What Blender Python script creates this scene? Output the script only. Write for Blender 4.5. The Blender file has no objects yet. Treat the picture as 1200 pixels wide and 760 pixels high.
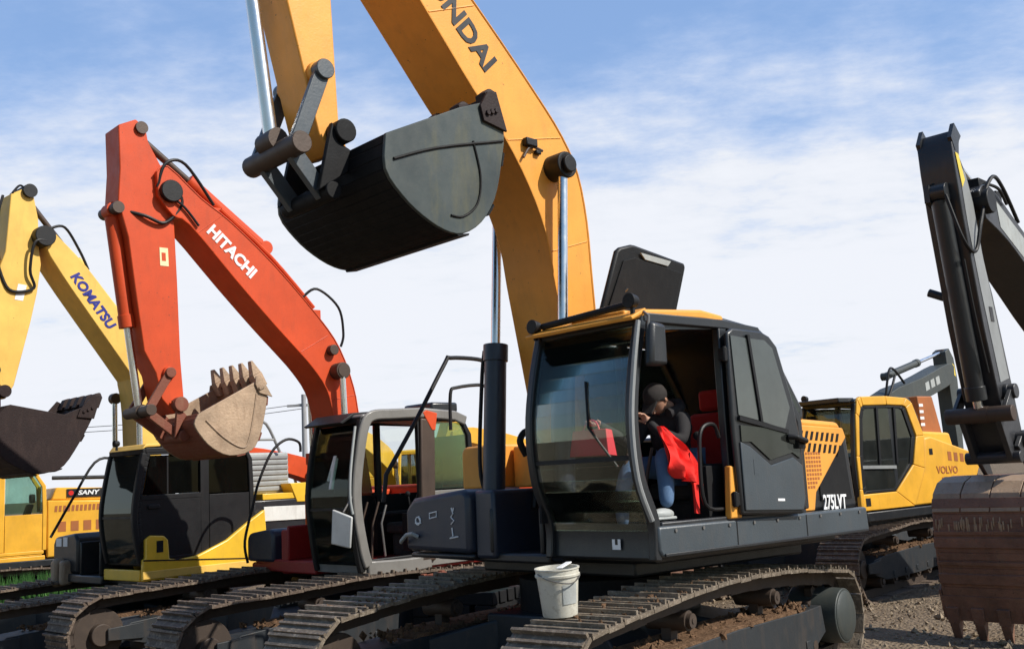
import bpy, bmesh, math, random
from mathutils import Vector, Matrix, Euler
random.seed(7)
sc = bpy.context.scene
COL = sc.collection
R = math.radians
PI = math.pi

# ------------------------------------------------------------------ materials
def nt(name):
    m = bpy.data.materials.new(name); m.use_nodes = True
    n = m.node_tree; n.nodes.clear()
    return m, n, n.nodes, n.links

def noise(n, l, vec, scale, detail=5, rough=.6):
    t = n.new('ShaderNodeTexNoise'); t.inputs['Scale'].default_value = scale
    t.inputs['Detail'].default_value = detail; t.inputs['Roughness'].default_value = rough
    l.new(vec, t.inputs['Vector']); return t.outputs['Fac']

def ramp(n, l, fac, a, b, ca=(0, 0, 0, 1), cb=(1, 1, 1, 1)):
    r = n.new('ShaderNodeValToRGB'); e = r.color_ramp.elements
    e[0].position = a; e[0].color = ca; e[1].position = b; e[1].color = cb
    l.new(fac, r.inputs['Fac']); return r.outputs['Color']

def mixc(n, l, fac, a, b, mode='MIX'):
    m = n.new('ShaderNodeMix'); m.data_type = 'RGBA'; m.blend_type = mode
    if isinstance(fac, float): m.inputs[0].default_value = fac
    else: l.new(fac, m.inputs[0])
    for i, c in ((6, a), (7, b)):
        if isinstance(c, tuple): m.inputs[i].default_value = (*c[:3], 1)
        else: l.new(c, m.inputs[i])
    return m.outputs[2]

def surf(name, col, rough=.45, metal=0., vary=.12, dirt=.25, dirtcol=(.16, .11, .07), scale=2.2, bump=.02, bscale=60,
         coat=0., spec=.5, streak=True, low=None, chip=0., chipcol=(.05, .035, .025)):
    """painted / steel surface: slow colour drift, dusty blotches, streaks, chips"""
    m, t, n, l = nt(name)
    out = n.new('ShaderNodeOutputMaterial'); p = n.new('ShaderNodeBsdfPrincipled'); l.new(p.outputs[0], out.inputs[0])
    tc = n.new('ShaderNodeTexCoord'); v = tc.outputs['Object']
    big = noise(n, l, v, scale, 6, .62)
    lo = tuple(c * (1 - vary) for c in col); hi = tuple(min(1, c * (1 + vary)) for c in col)
    base = ramp(n, l, big, .3, .7, (*lo, 1), (*hi, 1))
    if dirt > 0:
        mp = n.new('ShaderNodeMapping'); mp.inputs['Scale'].default_value = (3.2, 3.2, .9 if streak else 3.2)
        l.new(v, mp.inputs[0])
        d = noise(n, l, mp.outputs[0], scale * 1.3, 8, .7)
        dm = ramp(n, l, d, .5, .78)
        mu = n.new('ShaderNodeMath'); mu.operation = 'MULTIPLY'; mu.inputs[1].default_value = dirt; l.new(dm, mu.inputs[0])
        base = mixc(n, l, mu.outputs[0], base, dirtcol)
    if chip > 0:
        c = noise(n, l, v, 26, 6, .7); cm = ramp(n, l, c, .70 - chip * .08, .715 - chip * .08)
        base = mixc(n, l, cm, base, chipcol)
    l.new(base, p.inputs['Base Color'])
    rr = noise(n, l, v, 9, 4); ro = n.new('ShaderNodeMapRange')
    ro.inputs[3].default_value = max(.05, rough - .12); ro.inputs[4].default_value = min(1, rough + .18)
    l.new(rr, ro.inputs[0]); l.new(ro.outputs[0], p.inputs['Roughness'])
    p.inputs['Metallic'].default_value = metal; p.inputs['Specular IOR Level'].default_value = spec
    p.inputs['Coat Weight'].default_value = coat; p.inputs['Coat Roughness'].default_value = .15
    if bump > 0:
        b = n.new('ShaderNodeBump'); b.inputs['Strength'].default_value = min(1, bump * 12); b.inputs['Distance'].default_value = bump * .3
        l.new(noise(n, l, v, bscale, 4), b.inputs['Height']); l.new(b.outputs[0], p.inputs['Normal'])
    return m

def glassmat(name, tint, alpha, gl=.04, green=(.9, 1, .95), ior=1.5, dust=.05):
    m, t, n, l = nt(name)
    out = n.new('ShaderNodeOutputMaterial'); mix = n.new('ShaderNodeMixShader'); l.new(mix.outputs[0], out.inputs[0])
    fr = n.new('ShaderNodeFresnel'); fr.inputs[0].default_value = ior
    tr = n.new('ShaderNodeBsdfTransparent'); tr.inputs[0].default_value = (*tint, 1)
    df = n.new('ShaderNodeBsdfDiffuse'); df.inputs[0].default_value = (dust, dust * 1.08, dust, 1)
    mx = n.new('ShaderNodeMixShader')
    tc = n.new('ShaderNodeTexCoord'); d = noise(n, l, tc.outputs['Object'], 3, 6)
    mr = n.new('ShaderNodeMapRange'); mr.inputs[1].default_value = .35; mr.inputs[2].default_value = .75
    mr.inputs[3].default_value = alpha * .7; mr.inputs[4].default_value = min(1, alpha * 1.5); l.new(d, mr.inputs[0])
    l.new(mr.outputs[0], mx.inputs[0]); l.new(tr.outputs[0], mx.inputs[1]); l.new(df.outputs[0], mx.inputs[2])
    g = n.new('ShaderNodeBsdfGlossy'); g.inputs['Roughness'].default_value = gl; g.inputs['Color'].default_value = (*green, 1)
    l.new(fr.outputs[0], mix.inputs[0]); l.new(mx.outputs[0], mix.inputs[1]); l.new(g.outputs[0], mix.inputs[2])
    return m

M = {}
def mats():
    M['orange'] = surf('orange_yellow_paint', (.83, .36, .056), .45, dirt=.3, dirtcol=(.42, .20, .06), chip=.35, spec=.35, vary=.10)
    M['red'] = surf('orange_red_paint', (.60, .070, .016), .48, dirt=.3, dirtcol=(.25, .055, .025), chip=.4, spec=.3)
    M['darkred'] = surf('dark_red_paint', (.30, .014, .012), .5, dirt=.35, dirtcol=(.1, .02, .015), chip=.3)
    M['fadedyellow'] = surf('faded_yellow_paint', (.80, .50, .11), .5, spec=.3, dirt=.3, dirtcol=(.42, .25, .08), chip=.2)
    M['yellow'] = surf('yellow_paint', (.82, .50, .035), .38, dirt=.22, dirtcol=(.35, .2, .05), chip=.12, coat=.2)
    M['amber'] = surf('amber_yellow_paint', (.82, .42, .035), .4, dirt=.25, dirtcol=(.4, .2, .05), chip=.2)
    M['rustorange'] = surf('faded_orange_paint', (.40, .125, .03), .6, dirt=.4, chip=.3)
    M['navy'] = surf('dark_blue_grey_paint', (.024, .032, .052), .4, dirt=.22, dirtcol=(.05, .045, .045), coat=.15)
    M['slate'] = surf('slate_grey_paint', (.052, .066, .078), .38, dirt=.3, dirtcol=(.11, .09, .075), coat=.2)
    M['charcoal'] = surf('charcoal_paint', (.014, .016, .019), .40, dirt=.25, dirtcol=(.06, .05, .045), coat=.15)
    M['coal'] = surf('dusty_black_paint', (.024, .024, .027), .38, dirt=.3, dirtcol=(.06, .05, .05), coat=.1)
    M['steelgrey'] = surf('weathered_grey_paint', (.26, .27, .27), .42, dirt=.4, dirtcol=(.13, .12, .11))
    M['greengrey'] = surf('dull_green_grey_paint', (.048, .056, .053), .5, dirt=.3, dirtcol=(.12, .10, .07))
    M['black'] = surf('black_rubber', (.007, .007, .008), .5, spec=.35, dirt=.2, dirtcol=(.035, .03, .028))
    M['inner'] = surf('dark_cab_trim', (.010, .010, .011), .75, spec=.25, dirt=.3, dirtcol=(.04, .035, .03))
    M['cabgrey'] = surf('warm_grey_cab_paint', (.20, .19, .175), .4, dirt=.35, dirtcol=(.09, .075, .06), coat=.1)
    M['palegrey'] = surf('pale_grey_paint', (.38, .40, .39), .5, dirt=.35)
    M['white'] = surf('dirty_white_paint', (.72, .72, .68), .5, dirt=.4, dirtcol=(.3, .26, .2))
    M['chrome'] = surf('chromed_rod', (.78, .78, .78), .24, metal=1., vary=.03, dirt=.0, bump=0)
    M['steel'] = surf('worn_steel', (.23, .22, .21), .45, metal=.7, dirt=.4, dirtcol=(.1, .06, .04))
    M['pin'] = surf('greasy_brown_steel', (.07, .045, .032), .5, metal=.2, dirt=.5, dirtcol=(.03, .02, .015))
    M['shoe'] = surf('dusty_track_steel', (.12, .085, .062), .62, metal=.12, dirt=.95, dirtcol=(.40, .32, .235), vary=.3, scale=4, bump=.05, bscale=35, streak=False, chip=.3)
    M['shoeworn'] = surf('pale_worn_track_steel', (.17, .135, .10), .52, metal=.2, dirt=.95, dirtcol=(.47, .395, .305), vary=.3, scale=4, bump=.05, bscale=35, streak=False, chip=.3)
    M['chain'] = surf('oily_track_chain', (.05, .034, .025), .6, dirt=.5, dirtcol=(.11, .075, .05), streak=False)
    M['frame'] = surf('muddy_track_frame', (.022, .026, .030), .5, dirt=.6, dirtcol=(.09, .062, .044), scale=1.6)
    M['stone'] = surf('pale_gravel', (.30, .235, .165), .95, dirt=.6, dirtcol=(.19, .14, .095), vary=.3, scale=7, bump=.06, streak=False, spec=.1)
    M['soil'] = surf('caked_soil', (.145, .085, .05), .95, dirt=.6, dirtcol=(.27, .18, .11), vary=.35, scale=9, bump=.12, bscale=25, streak=False, spec=.1)
    M['rust'] = surf('rusted_bucket_steel', (.20, .098, .062), .66, metal=.0, dirt=.8, dirtcol=(.20, .115, .07), vary=.4, scale=2.6, bump=.05, bscale=26, chip=.6, chipcol=(.06, .028, .02))
    M['rustpale'] = surf('pale_worn_bucket_steel', (.36, .25, .165), .55, dirt=.6, dirtcol=(.17, .09, .05), scale=3, bump=.04, bscale=30, chip=.5)
    M['tan'] = surf('scoured_tan_bucket_steel', (.40, .28, .185), .52, metal=.1, dirt=.6, dirtcol=(.20, .11, .06), vary=.3, scale=3, bump=.04, bscale=30)
    M['redrust'] = surf('reddish_rust_steel', (.20, .055, .028), .6, dirt=.6, dirtcol=(.26, .13, .07), scale=3, bump=.04)
    M['bucketside'] = surf('worn_green_grey_steel', (.052, .064, .060), .36, metal=.0, dirt=.6, dirtcol=(.14, .125, .055), scale=1.1, bump=.012, vary=.35, chip=.05, chipcol=(.12, .12, .11))
    M['blacksteel'] = surf('black_painted_steel', (.007, .007, .008), .6, spec=.2, dirt=.3, dirtcol=(.03, .025, .022))
    M['darkbucket'] = surf('dark_muddy_bucket_steel', (.024, .014, .013), .6, spec=.25, dirt=.6, dirtcol=(.055, .034, .028), scale=2.5, bump=.03)
    M['glass'] = glassmat('tinted_cab_glass', (.955, .975, .965), .05, ior=1.36)
    M['darkglass'] = glassmat('dark_cab_glass', (.10, .11, .12), .35); M['blackglass'] = glassmat('black_cab_glass', (.02, .02, .022), .3, dust=.010, ior=1.22); M['doorglass'] = surf('door_glass_painted_reflection', (.062, .072, .07), .12, dirt=.3, dirtcol=(.10, .105, .09), vary=.35, scale=1.2, bump=0, coat=.5)  # door glass: grey-green reflection painted into the base colour
    M['greenglass'] = glassmat('pale_green_cab_glass', (.66, .86, .76), .16)
    M['mirrorglass'] = surf('mirror_back', (.55, .56, .55), .3, dirt=.3)
    M['lens'] = surf('lamp_lens', (.5, .5, .48), .1, bump=0)
    M['seat'] = surf('dark_seat_fabric', (.03, .028, .03), .9, streak=False)
    M['redseat'] = surf('red_seat_cover', (.42, .012, .012), .85, dirt=.2, dirtcol=(.2, .01, .01), streak=False)
    M['redcloth'] = surf('bright_red_cloth', (.85, .022, .014), .8, dirt=.15, dirtcol=(.5, .01, .01), streak=False, bump=.03, bscale=200)
    M['pinkred'] = surf('red_plastic', (.72, .03, .05), .45, dirt=.1)
    M['denim'] = surf('blue_denim', (.09, .17, .31), .9, dirt=.4, dirtcol=(.24, .33, .46), streak=False, bump=.04, bscale=250)
    M['jacket'] = surf('black_jacket', (.016, .015, .017), .85, dirt=.4, dirtcol=(.05, .04, .045), streak=False, bump=.03, bscale=150)
    M['skin'] = surf('skin', (.45, .24, .155), .55, dirt=0, bump=0)
    M['hair'] = surf('dark_hair', (.02, .015, .014), .7, dirt=.4, dirtcol=(.09, .065, .06), streak=False, bump=.06, bscale=120)
    M['teal'] = surf('teal_paint', (.03, .36, .29), .5, dirt=.3, dirtcol=(.1, .2, .16))
    M['pail'] = surf('scuffed_white_plastic', (.60, .58, .50), .5, dirt=.95, dirtcol=(.30, .26, .19), scale=5, streak=False, bump=.01)
    M['decalwhite'] = surf('white_vinyl', (.85, .85, .85), .4, dirt=.12, bump=0)
    M['decalblue'] = surf('blue_vinyl', (.012, .018, .22), .4, dirt=.1, bump=0)
    M['decalblack'] = surf('black_vinyl', (.014, .013, .014), .4, dirt=.1, bump=0)
    M['decalyellow'] = surf('yellow_vinyl', (.85, .62, .05), .4, dirt=.1, bump=0)
    M['decalred'] = surf('red_vinyl', (.65, .02, .015), .4, dirt=.1, bump=0)
    M['decalcream'] = surf('cream_vinyl', (.82, .74, .42), .4, dirt=.2, bump=0)
    M['pole'] = surf('grey_galvanised_pole', (.33, .33, .34), .55)

# ------------------------------------------------------------------ geometry helper
class G:
    def __init__(s): s.v = []; s.f = []; s.mi = []
    def add(s, vs, fs, mi=0):
        o = len(s.v); s.v += [tuple(p) for p in vs]; s.f += [tuple(i + o for i in f) for f in fs]; s.mi += [mi] * len(fs); return s
    def box(s, u0, u1, v0, v1, z0, z1, mi=0):
        P = [(u0, v0, z0), (u1, v0, z0), (u1, v1, z0), (u0, v1, z0), (u0, v0, z1), (u1, v0, z1), (u1, v1, z1), (u0, v1, z1)]
        return s.add(P, [(3, 2, 1, 0), (4, 5, 6, 7), (0, 1, 5, 4), (1, 2, 6, 5), (2, 3, 7, 6), (3, 0, 4, 7)], mi)
    def loft(s, A, B, mi=0):
        n = len(A)
        return s.add(list(A) + list(B), [tuple(range(n))[::-1], tuple(range(n, 2 * n))] + [(i, (i + 1) % n, n + (i + 1) % n, n + i) for i in range(n)], mi)
    def prism(s, poly, v0, v1, mi=0): return s.loft([(u, v0, z) for u, z in poly], [(u, v1, z) for u, z in poly], mi)
    def plan(s, poly, z0, z1, mi=0): return s.loft([(u, v, z0) for u, v in poly], [(u, v, z1) for u, v in poly], mi)
    def front(s, poly, u0, u1, mi=0): return s.loft([(u0, v, z) for v, z in poly], [(u1, v, z) for v, z in poly], mi)
    def cyl(s, a, b, r0, r1=None, n=18, mi=0):
        a = Vector(a); b = Vector(b); r1 = r0 if r1 is None else r1
        d = (b - a).normalized(); x = d.orthogonal().normalized(); y = d.cross(x)
        c = [x * math.cos(2 * PI * i / n) + y * math.sin(2 * PI * i / n) for i in range(n)]
        return s.loft([a + q * r0 for q in c], [b + q * r1 for q in c], mi)
    def tube(s, pts, r, n=8, mi=0):
        P = [Vector(p) for p in pts]; rings = []
        prev = None
        for i, p in enumerate(P):
            t = (P[min(i + 1, len(P) - 1)] - P[max(i - 1, 0)]).normalized()
            x = (t.orthogonal() if prev is None else prev - t * prev.dot(t)).normalized(); prev = x
            y = t.cross(x); rr = r[i] if isinstance(r, (list, tuple)) else r
            rings.append([p + (x * math.cos(2 * PI * k / n) + y * math.sin(2 * PI * k / n)) * rr for k in range(n)])
        vs = [q for g in rings for q in g]; fs = [tuple(range(n))[::-1], tuple(range(len(vs) - n, len(vs)))]
        for i in range(len(P) - 1):
            for k in range(n): fs.append((i * n + k, i * n + (k + 1) % n, (i + 1) * n + (k + 1) % n, (i + 1) * n + k))
        return s.add(vs, fs, mi)
    def bar(s, pts, a, b, ref=(0, 1, 0), mi=0):
        """rectangular sweep; a = size along ref, b = the other size"""
        P = [Vector(p) for p in pts]; ref = Vector(ref); rings = []
        for i, p in enumerate(P):
            t = (P[min(i + 1, len(P) - 1)] - P[max(i - 1, 0)]).normalized()
            w = t.cross(ref).normalized(); q = ref
            rings.append([p + q * (a / 2 * x) + w * (b / 2 * y) for x, y in ((-1, -1), (1, -1), (1, 1), (-1, 1))])
        vs = [q for g in rings for q in g]; n = 4; fs = [(3, 2, 1, 0), tuple(range(len(vs) - 4, len(vs)))]
        for i in range(len(P) - 1):
            for k in range(n): fs.append((i * n + k, i * n + (k + 1) % n, (i + 1) * n + (k + 1) % n, (i + 1) * n + k))
        return s.add(vs, fs, mi)
    def ribbon(s, poly, t, v0, v1, mi=0):
        """open polyline in (u,z), thickened by t to its left side, spanning v0..v1"""
        n = len(poly); off = []
        for i in range(n):
            a = Vector(poly[max(i - 1, 0)]); b = Vector(poly[min(i + 1, n - 1)]); d = (b - a).normalized()
            off.append((poly[i][0] - d.y * t, poly[i][1] + d.x * t))
        for i in range(n - 1):
            A = [poly[i], poly[i + 1], off[i + 1], off[i]]
            s.prism(A, v0, v1, mi)
        return s
    def ball(s, c, r, sx=1, sy=1, sz=1, n=10, mi=0):
        c = Vector(c); vs = []; fs = []; m = n
        for i in range(n + 1):
            for k in range(m):
                th = PI * i / n; ph = 2 * PI * k / m
                vs.append(c + Vector((r * sx * math.sin(th) * math.cos(ph), r * sy * math.sin(th) * math.sin(ph), r * sz * math.cos(th))))
        for i in range(n):
            for k in range(m): fs.append((i * m + k, i * m + (k + 1) % m, (i + 1) * m + (k + 1) % m, (i + 1) * m + k))
        return s.add(vs, fs, mi)
    def rock(s, c, r, rnd, mi=0):
        q = Euler((rnd.uniform(0, 6), rnd.uniform(0, 6), rnd.uniform(0, 6))).to_matrix(); c = Vector(c)
        vs = [Vector(p) for p in ((1, 0, 0), (-1, 0, 0), (0, 1, 0), (0, -1, 0), (0, 0, .7), (0, 0, -.7))]
        vs = [c + q @ (p * r * rnd.uniform(.6, 1.25)) for p in vs]
        return s.add(vs, [(0, 2, 4), (2, 1, 4), (1, 3, 4), (3, 0, 4), (2, 0, 5), (1, 2, 5), (3, 1, 5), (0, 3, 5)], mi)
    def rot(s, deg, c=(0, 0), shift=(0, 0)):
        a = R(deg); ca, sa = math.cos(a), math.sin(a)
        s.v = [(c[0] + (x - c[0]) * ca - (y - c[1]) * sa + shift[0], c[1] + (x - c[0]) * sa + (y - c[1]) * ca + shift[1], z) for x, y, z in s.v]
        return s
    def mirror(s):
        n = len(s.v); s.v += [(x, -y, z) for x, y, z in s.v]; s.f += [tuple(i + n for i in f)[::-1] for f in s.f]; s.mi += s.mi[:]; return s
    def build(s, name, mat, parent=None, bevel=0., smooth=35, label=None, seg=2):
        me = bpy.data.meshes.new(name); me.from_pydata(s.v, [], s.f)
        ms = mat if isinstance(mat, (list, tuple)) else [mat]
        for q in ms: me.materials.append(q)
        if len(ms) > 1: me.polygons.foreach_set('material_index', s.mi)
        bm = bmesh.new(); bm.from_mesh(me); bmesh.ops.recalc_face_normals(bm, faces=bm.faces[:]); bm.to_mesh(me); bm.free()
        me.polygons.foreach_set('use_smooth', [True] * len(me.polygons)); me.set_sharp_from_angle(angle=R(smooth))
        o = bpy.data.objects.new(name, me); COL.objects.link(o)
        if parent: o.parent = parent
        if bevel > 0:
            b = o.modifiers.new('bevel', 'BEVEL'); b.width = bevel; b.segments = seg; b.limit_method = 'ANGLE'; b.angle_limit = R(38)
        if label: o['label'] = label
        return o

def tag(o, label=None, cat=None, group=None, kind=None):
    for k, v in (('label', label), ('category', cat), ('group', group), ('kind', kind)):
        if v: o[k] = v
    return o

def empty(name, loc, rz=0, tilt=0):
    o = bpy.data.objects.new(name, None); COL.objects.link(o); o.location = loc
    o.rotation_euler = (0, R(-tilt), rz); o.empty_display_size = .4
    return o

def smoothpts(P, k=6):
    """Catmull-Rom through points"""
    P = [Vector(p) for p in P]; out = []
    for i in range(len(P) - 1):
        a = P[max(i - 1, 0)]; b = P[i]; c = P[i + 1]; d = P[min(i + 2, len(P) - 1)]
        for j in range(k):
            t = j / k
            out.append(.5 * ((2 * b) + (c - a) * t + (2 * a - 5 * b + 4 * c - d) * t * t + (3 * b - a - 3 * c + d) * t ** 3))
    out.append(P[-1]); return out

def sm2(P, k=5): return [(p.x, p.y) for p in smoothpts([(a, b, 0) for a, b in P], k)]

def lettering(txt, mat, parent, origin, d, size, v, align='LEFT', bold=.012, shear=0., depth=.004, width=1., flip=1):
    """raised letters on a side plate: origin (u,z) on plane v, reading direction d=(du,dz), seen from +v"""
    cu = bpy.data.curves.new('lettering', 'FONT'); cu.body = txt; cu.size = size; cu.offset = bold * size; cu.align_x = align; cu.align_y = 'CENTER'
    cu.shear = shear; cu.extrude = depth; cu.resolution_u = 3
    t = bpy.data.objects.new('lettering_tmp', cu); COL.objects.link(t)
    dg = bpy.context.evaluated_depsgraph_get(); me = bpy.data.meshes.new_from_object(t.evaluated_get(dg))
    bpy.data.objects.remove(t)
    dl = math.hypot(*d); dx = (d[0] / dl, d[1] / dl); up = (dx[1], -dx[0])      # seen from +v (u runs leftwards)
    for q in me.vertices:
        x, y, z = q.co; x *= width
        q.co = (origin[0] + dx[0] * x + up[0] * y, v + z + .001, origin[1] + dx[1] * x + up[1] * y)
    me.materials.clear(); me.materials.append(mat)
    o = bpy.data.objects.new('lettering', me); COL.objects.link(o); o.parent = parent
    return o
# ------------------------------------------------------------------ excavator components
def loop_path(uF, uR, rf, rr, zc, sag, lift=0.):
    """closed track loop in (u,z): over the top from sprocket to idler with sag, round the idler, along the ground, round the sprocket"""
    P = []
    N = 22
    for i in range(N + 1):
        t = i / N; u = uR + (uF - uR) * t
        w = (1 - math.cos(2 * PI * t * 2)) / 2      # two sagging bays between sprocket, roller, idler
        P.append((u, zc + rr + (rf - rr) * t - sag * w + lift * math.sin(PI * t)))
    for i in range(1, 12):
        a = PI / 2 - PI * i / 12; P.append((uF + rf * math.cos(a), zc + rf * math.sin(a)))
    zb = zc - rf
    for i in range(N + 1):
        t = i / N; P.append((uF + (uR - uF) * t, zc - rf + (rf - rr) * t))
    for i in range(1, 12):
        a = -PI / 2 - PI * i / 12; P.append((uR + rr * math.cos(a), zc + rr * math.sin(a)))
    return P

def resample(P, pitch):
    P = P + [P[0]]; L = [0]
    for a, b in zip(P, P[1:]): L.append(L[-1] + math.dist(a, b))
    n = round(L[-1] / pitch); out = []; j = 0
    for i in range(n):
        s = L[-1] * i / n
        while L[j + 1] < s: j += 1
        t = (s - L[j]) / max(1e-6, L[j + 1] - L[j])
        out.append(((P[j][0] + (P[j + 1][0] - P[j][0]) * t, P[j][1] + (P[j + 1][1] - P[j][1]) * t), math.atan2(P[j + 1][1] - P[j][1], P[j + 1][0] - P[j][0])))
    return out, L[-1] / n

def undercarriage(root, delta, shift, vo, width, uF, uR, ztop, shoe='shoe', frame='frame', pale=None, seed=1, bars=3, soil=True, r=None, rearhub='slate', lift=.07, sag=.015, clods=False):
    """two crawler tracks turned by delta about the machine's axis"""
    rnd = random.Random(seed)
    r = r or (ztop - .05) / 2; zc = r + .05
    for sgn in (1, -1):
        vc = sgn * (vo - width / 2)
        link, p = resample(loop_path(uF, uR, r, r, zc, sag, lift), .19)
        g = G(); ch = G()
        for (u, z), a in link:
            ca, sa = math.cos(a), math.sin(a); nx, nz = -sa, ca          # outward normal = left of travel (over the top, going forward)
            def blk(s0, s1, n0, n1, v0, v1, G_, mi=0):
                jit = rnd.uniform(-.006, .006)
                poly = [(u + ca * s + nx * q, z + sa * s + nz * q + jit) for s, q in ((s0, n0), (s1, n0), (s1, n1), (s0, n1))]
                G_.prism(poly, v0, v1, mi)
            blk(-p * .49, p * .47, -.012, .018, vc - width / 2, vc + width / 2, g)
            for k in range(bars):
                s = -p * .40 + p * .78 * k / max(1, bars - 1)
                h = .052 if k == 0 else .034
                blk(s - .010, s + .012, .018, h, vc - width / 2 + .004, vc + width / 2 - .004, g, 0)
            if bars > 1:
                for e in (-1, 1):
                    blk(-p * .18, p * .12, -.0125, .019, vc + e * width * .47 - .004, vc + e * width * .47 + .004, g, 0)
            for e in (-1, 1):
                blk(-p * .5, p * .5, -.13, -.012, vc + e * .09 - .025, vc + e * .09 + .025, ch)
        g.rot(delta, (0, 0), shift).build('track_belt', M[shoe], root)
        ch.rot(delta, (0, 0), shift); tc = ch.build('track_chain', M['chain'], root)
        # frame
        f = G(); w = width * .36
        ht = zc + .13
        prof = [(uF - .75, zc - .22), (uF - .35, zc - .12), (uF - .2, zc), (uF - .35, zc + .10), (uF - .8, ht), (0, ht + .02), (uR + .8, ht), (uR + .42, zc + .14), (uR + .36, zc - .1), (uR + .7, zc - .24), (0, zc - .25)]
        f.prism(prof, vc - w, vc + w)
        f.prism([(uF - .5, zc - .1), (uF - .05, zc - .07), (uF - .05, zc + .07), (uF - .5, zc + .09)], vc + w, vc + w + .03)
        f.prism([(uF - .5, zc - .1), (uF - .05, zc - .07), (uF - .05, zc + .07), (uF - .5, zc + .09)], vc - w - .03, vc - w)
        for q in range(6): f.box(uR + .75 + q * .48, uR + .83 + q * .48, vc + w, vc + w + .012, zc - .20, zc - .12)
        fr = f.rot(delta, (0, 0), shift).build('track_frame', M[frame], root, .012)
        k = G(); k.cyl((uF, vc - .11, zc), (uF, vc + .11, zc), r - .13, n=28); k.cyl((uF, vc - .2, zc), (uF, vc + .2, zc), .13, n=20)
        k.rot(delta, (0, 0), shift).build('idler_wheel', M['chain'], fr, .01)
        k = G()
        n = 40; ring = [(uR + (r - (.15 if i % 4 < 2 else .09)) * math.cos(2 * PI * i / n), zc + (r - (.15 if i % 4 < 2 else .09)) * math.sin(2 * PI * i / n)) for i in range(n)]
        k.prism(ring, vc - .035, vc + .035); k.cyl((uR, vc - .08, zc), (uR, vc + .08, zc), r - .2, n=24)
        k.rot(delta, (0, 0), shift).build('sprocket', M['chain'], fr)
        k = G(); k.cyl((uR, vc - .2 * sgn, zc), (uR, vc + sgn * (width * .46), zc), .265, .25, n=28); k.cyl((uR, vc + sgn * width * .46, zc), (uR, vc + sgn * (width * .5), zc), .235, .2, n=28)
        for q in range(10):
            a = 2 * PI * q / 10; k.cyl((uR + .2 * math.cos(a), vc + sgn * width * .455, zc + .2 * math.sin(a)), (uR + .2 * math.cos(a), vc + sgn * (width * .485), zc + .2 * math.sin(a)), .022, n=6)
        k.rot(delta, (0, 0), shift).build('final_drive', M[rearhub], fr, .008)
        for t in (.32, .68):
            u = uR + (uF - uR) * t; zr_ = zc + r - .205 + lift * math.sin(PI * t) - sag * .3
            k = G(); k.cyl((u, vc - .17, zr_), (u, vc + .17, zr_), .075, n=18); k.cyl((u, vc + .17, zr_), (u, vc + .205, zr_), .055, n=14); k.cyl((u, vc + .205, zr_), (u, vc + .212, zr_), .02, n=8); k.box(u - .05, u + .05, vc - .04, vc + .04, ht - .02, zr_)
            k.rot(delta, (0, 0), shift).build('carrier_roller', M['chain'], fr)
        for q in range(7):
            u = uR + .62 + (uF - uR - 1.25) * q / 6
            k = G(); k.cyl((u, vc - .2, zc - r + .22), (u, vc + .2, zc - r + .22), .095, n=16); k.cyl((u, vc - .22, zc - r + .22), (u, vc + .22, zc - r + .22), .05, n=10)
            k.rot(delta, (0, 0), shift).build('track_roller', M['chain'], fr)
        if soil:
            s = G()
            for q in range(240):
                u = rnd.uniform(uR + .55, uF - .5); v = vc + rnd.uniform(-w, w)
                s.rock((u, v, ht + .012 + rnd.uniform(0, .03)), rnd.choice((.015, .02, .03, .045)), rnd)
            s.prism([(uR + .6, ht - .03), (uF - .7, ht - .03), (uF - .8, ht + .03), (0, ht + .045), (uR + .9, ht + .03)], vc - w + .01, vc + w - .012)
            for q in range(150 if clods else 0):
                u = uF - abs(rnd.gauss(0, 1.1)) - .1; t = (u - uR) / (uF - uR)
                if t > .1: s.rock((u, vc + rnd.uniform(-.46, .46) * width, zc + r + lift * math.sin(PI * t) + .028), rnd.choice((.010, .014, .02, .03)), rnd)
            s.rot(delta, (0, 0), shift).build('caked_soil', M['soil'], fr)
    c = G(); vi = vo - width
    c.box(-.75, .75, -.62, .62, zc - .18, zc + .28)
    for a in (-1, 1):
        for b in (-1, 1):
            c.loft([(a * .75, b * .5, zc - .15), (a * .25, b * .5, zc - .15), (a * .25, b * .5, zc + .24), (a * .75, b * .5, zc + .24)],
                   [(a * 1.25, b * (vi + .2), zc - .15), (a * .65, b * (vi + .2), zc - .15), (a * .65, b * (vi + .2), zc + .08), (a * 1.25, b * (vi + .2), zc + .08)])
    c.rot(delta, (0, 0), shift).build('car_body', M[frame], root, .02)
    b = G(); b.cyl((0, 0, zc + .2), (0, 0, ztop + .14), .66, n=40)
    b.rot(delta, (0, 0), (0, 0)).build('swing_bearing', M['inner'], root)

def cylinder(root, name, base, rod, rb, rr, frac, mat, rodmat='chrome', eye=.08):
    """hydraulic ram from base pin to rod pin"""
    a = Vector(base); b = Vector(rod); d = b - a; m = a + d * frac
    g = G(); g.cyl(a + d.normalized() * .08, m, rb, n=20); g.cyl(m - d.normalized() * .14, m + d.normalized() * .01, rb * 1.14, n=20)
    g.cyl(a + Vector((0, -eye, 0)), a + Vector((0, eye, 0)), rb * 1.05, n=16)
    c = g.build(name, M[mat], root, .004)
    k = G(); k.cyl(m - d.normalized() * .05, b - d.normalized() * .06, rr, n=16)
    k.build('ram_rod', M[rodmat], c)
    k = G(); k.cyl(b + Vector((0, -eye, 0)), b + Vector((0, eye, 0)), rb * .95, n=16); k.build('rod_eye', M['pin'], c)
    return c

def hose(root, pts, r=.018, mat='black', k=6, name='hydraulic_hose'):
    return G().tube(smoothpts(pts, k), r, 8).build(name, M[mat], root)

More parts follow.
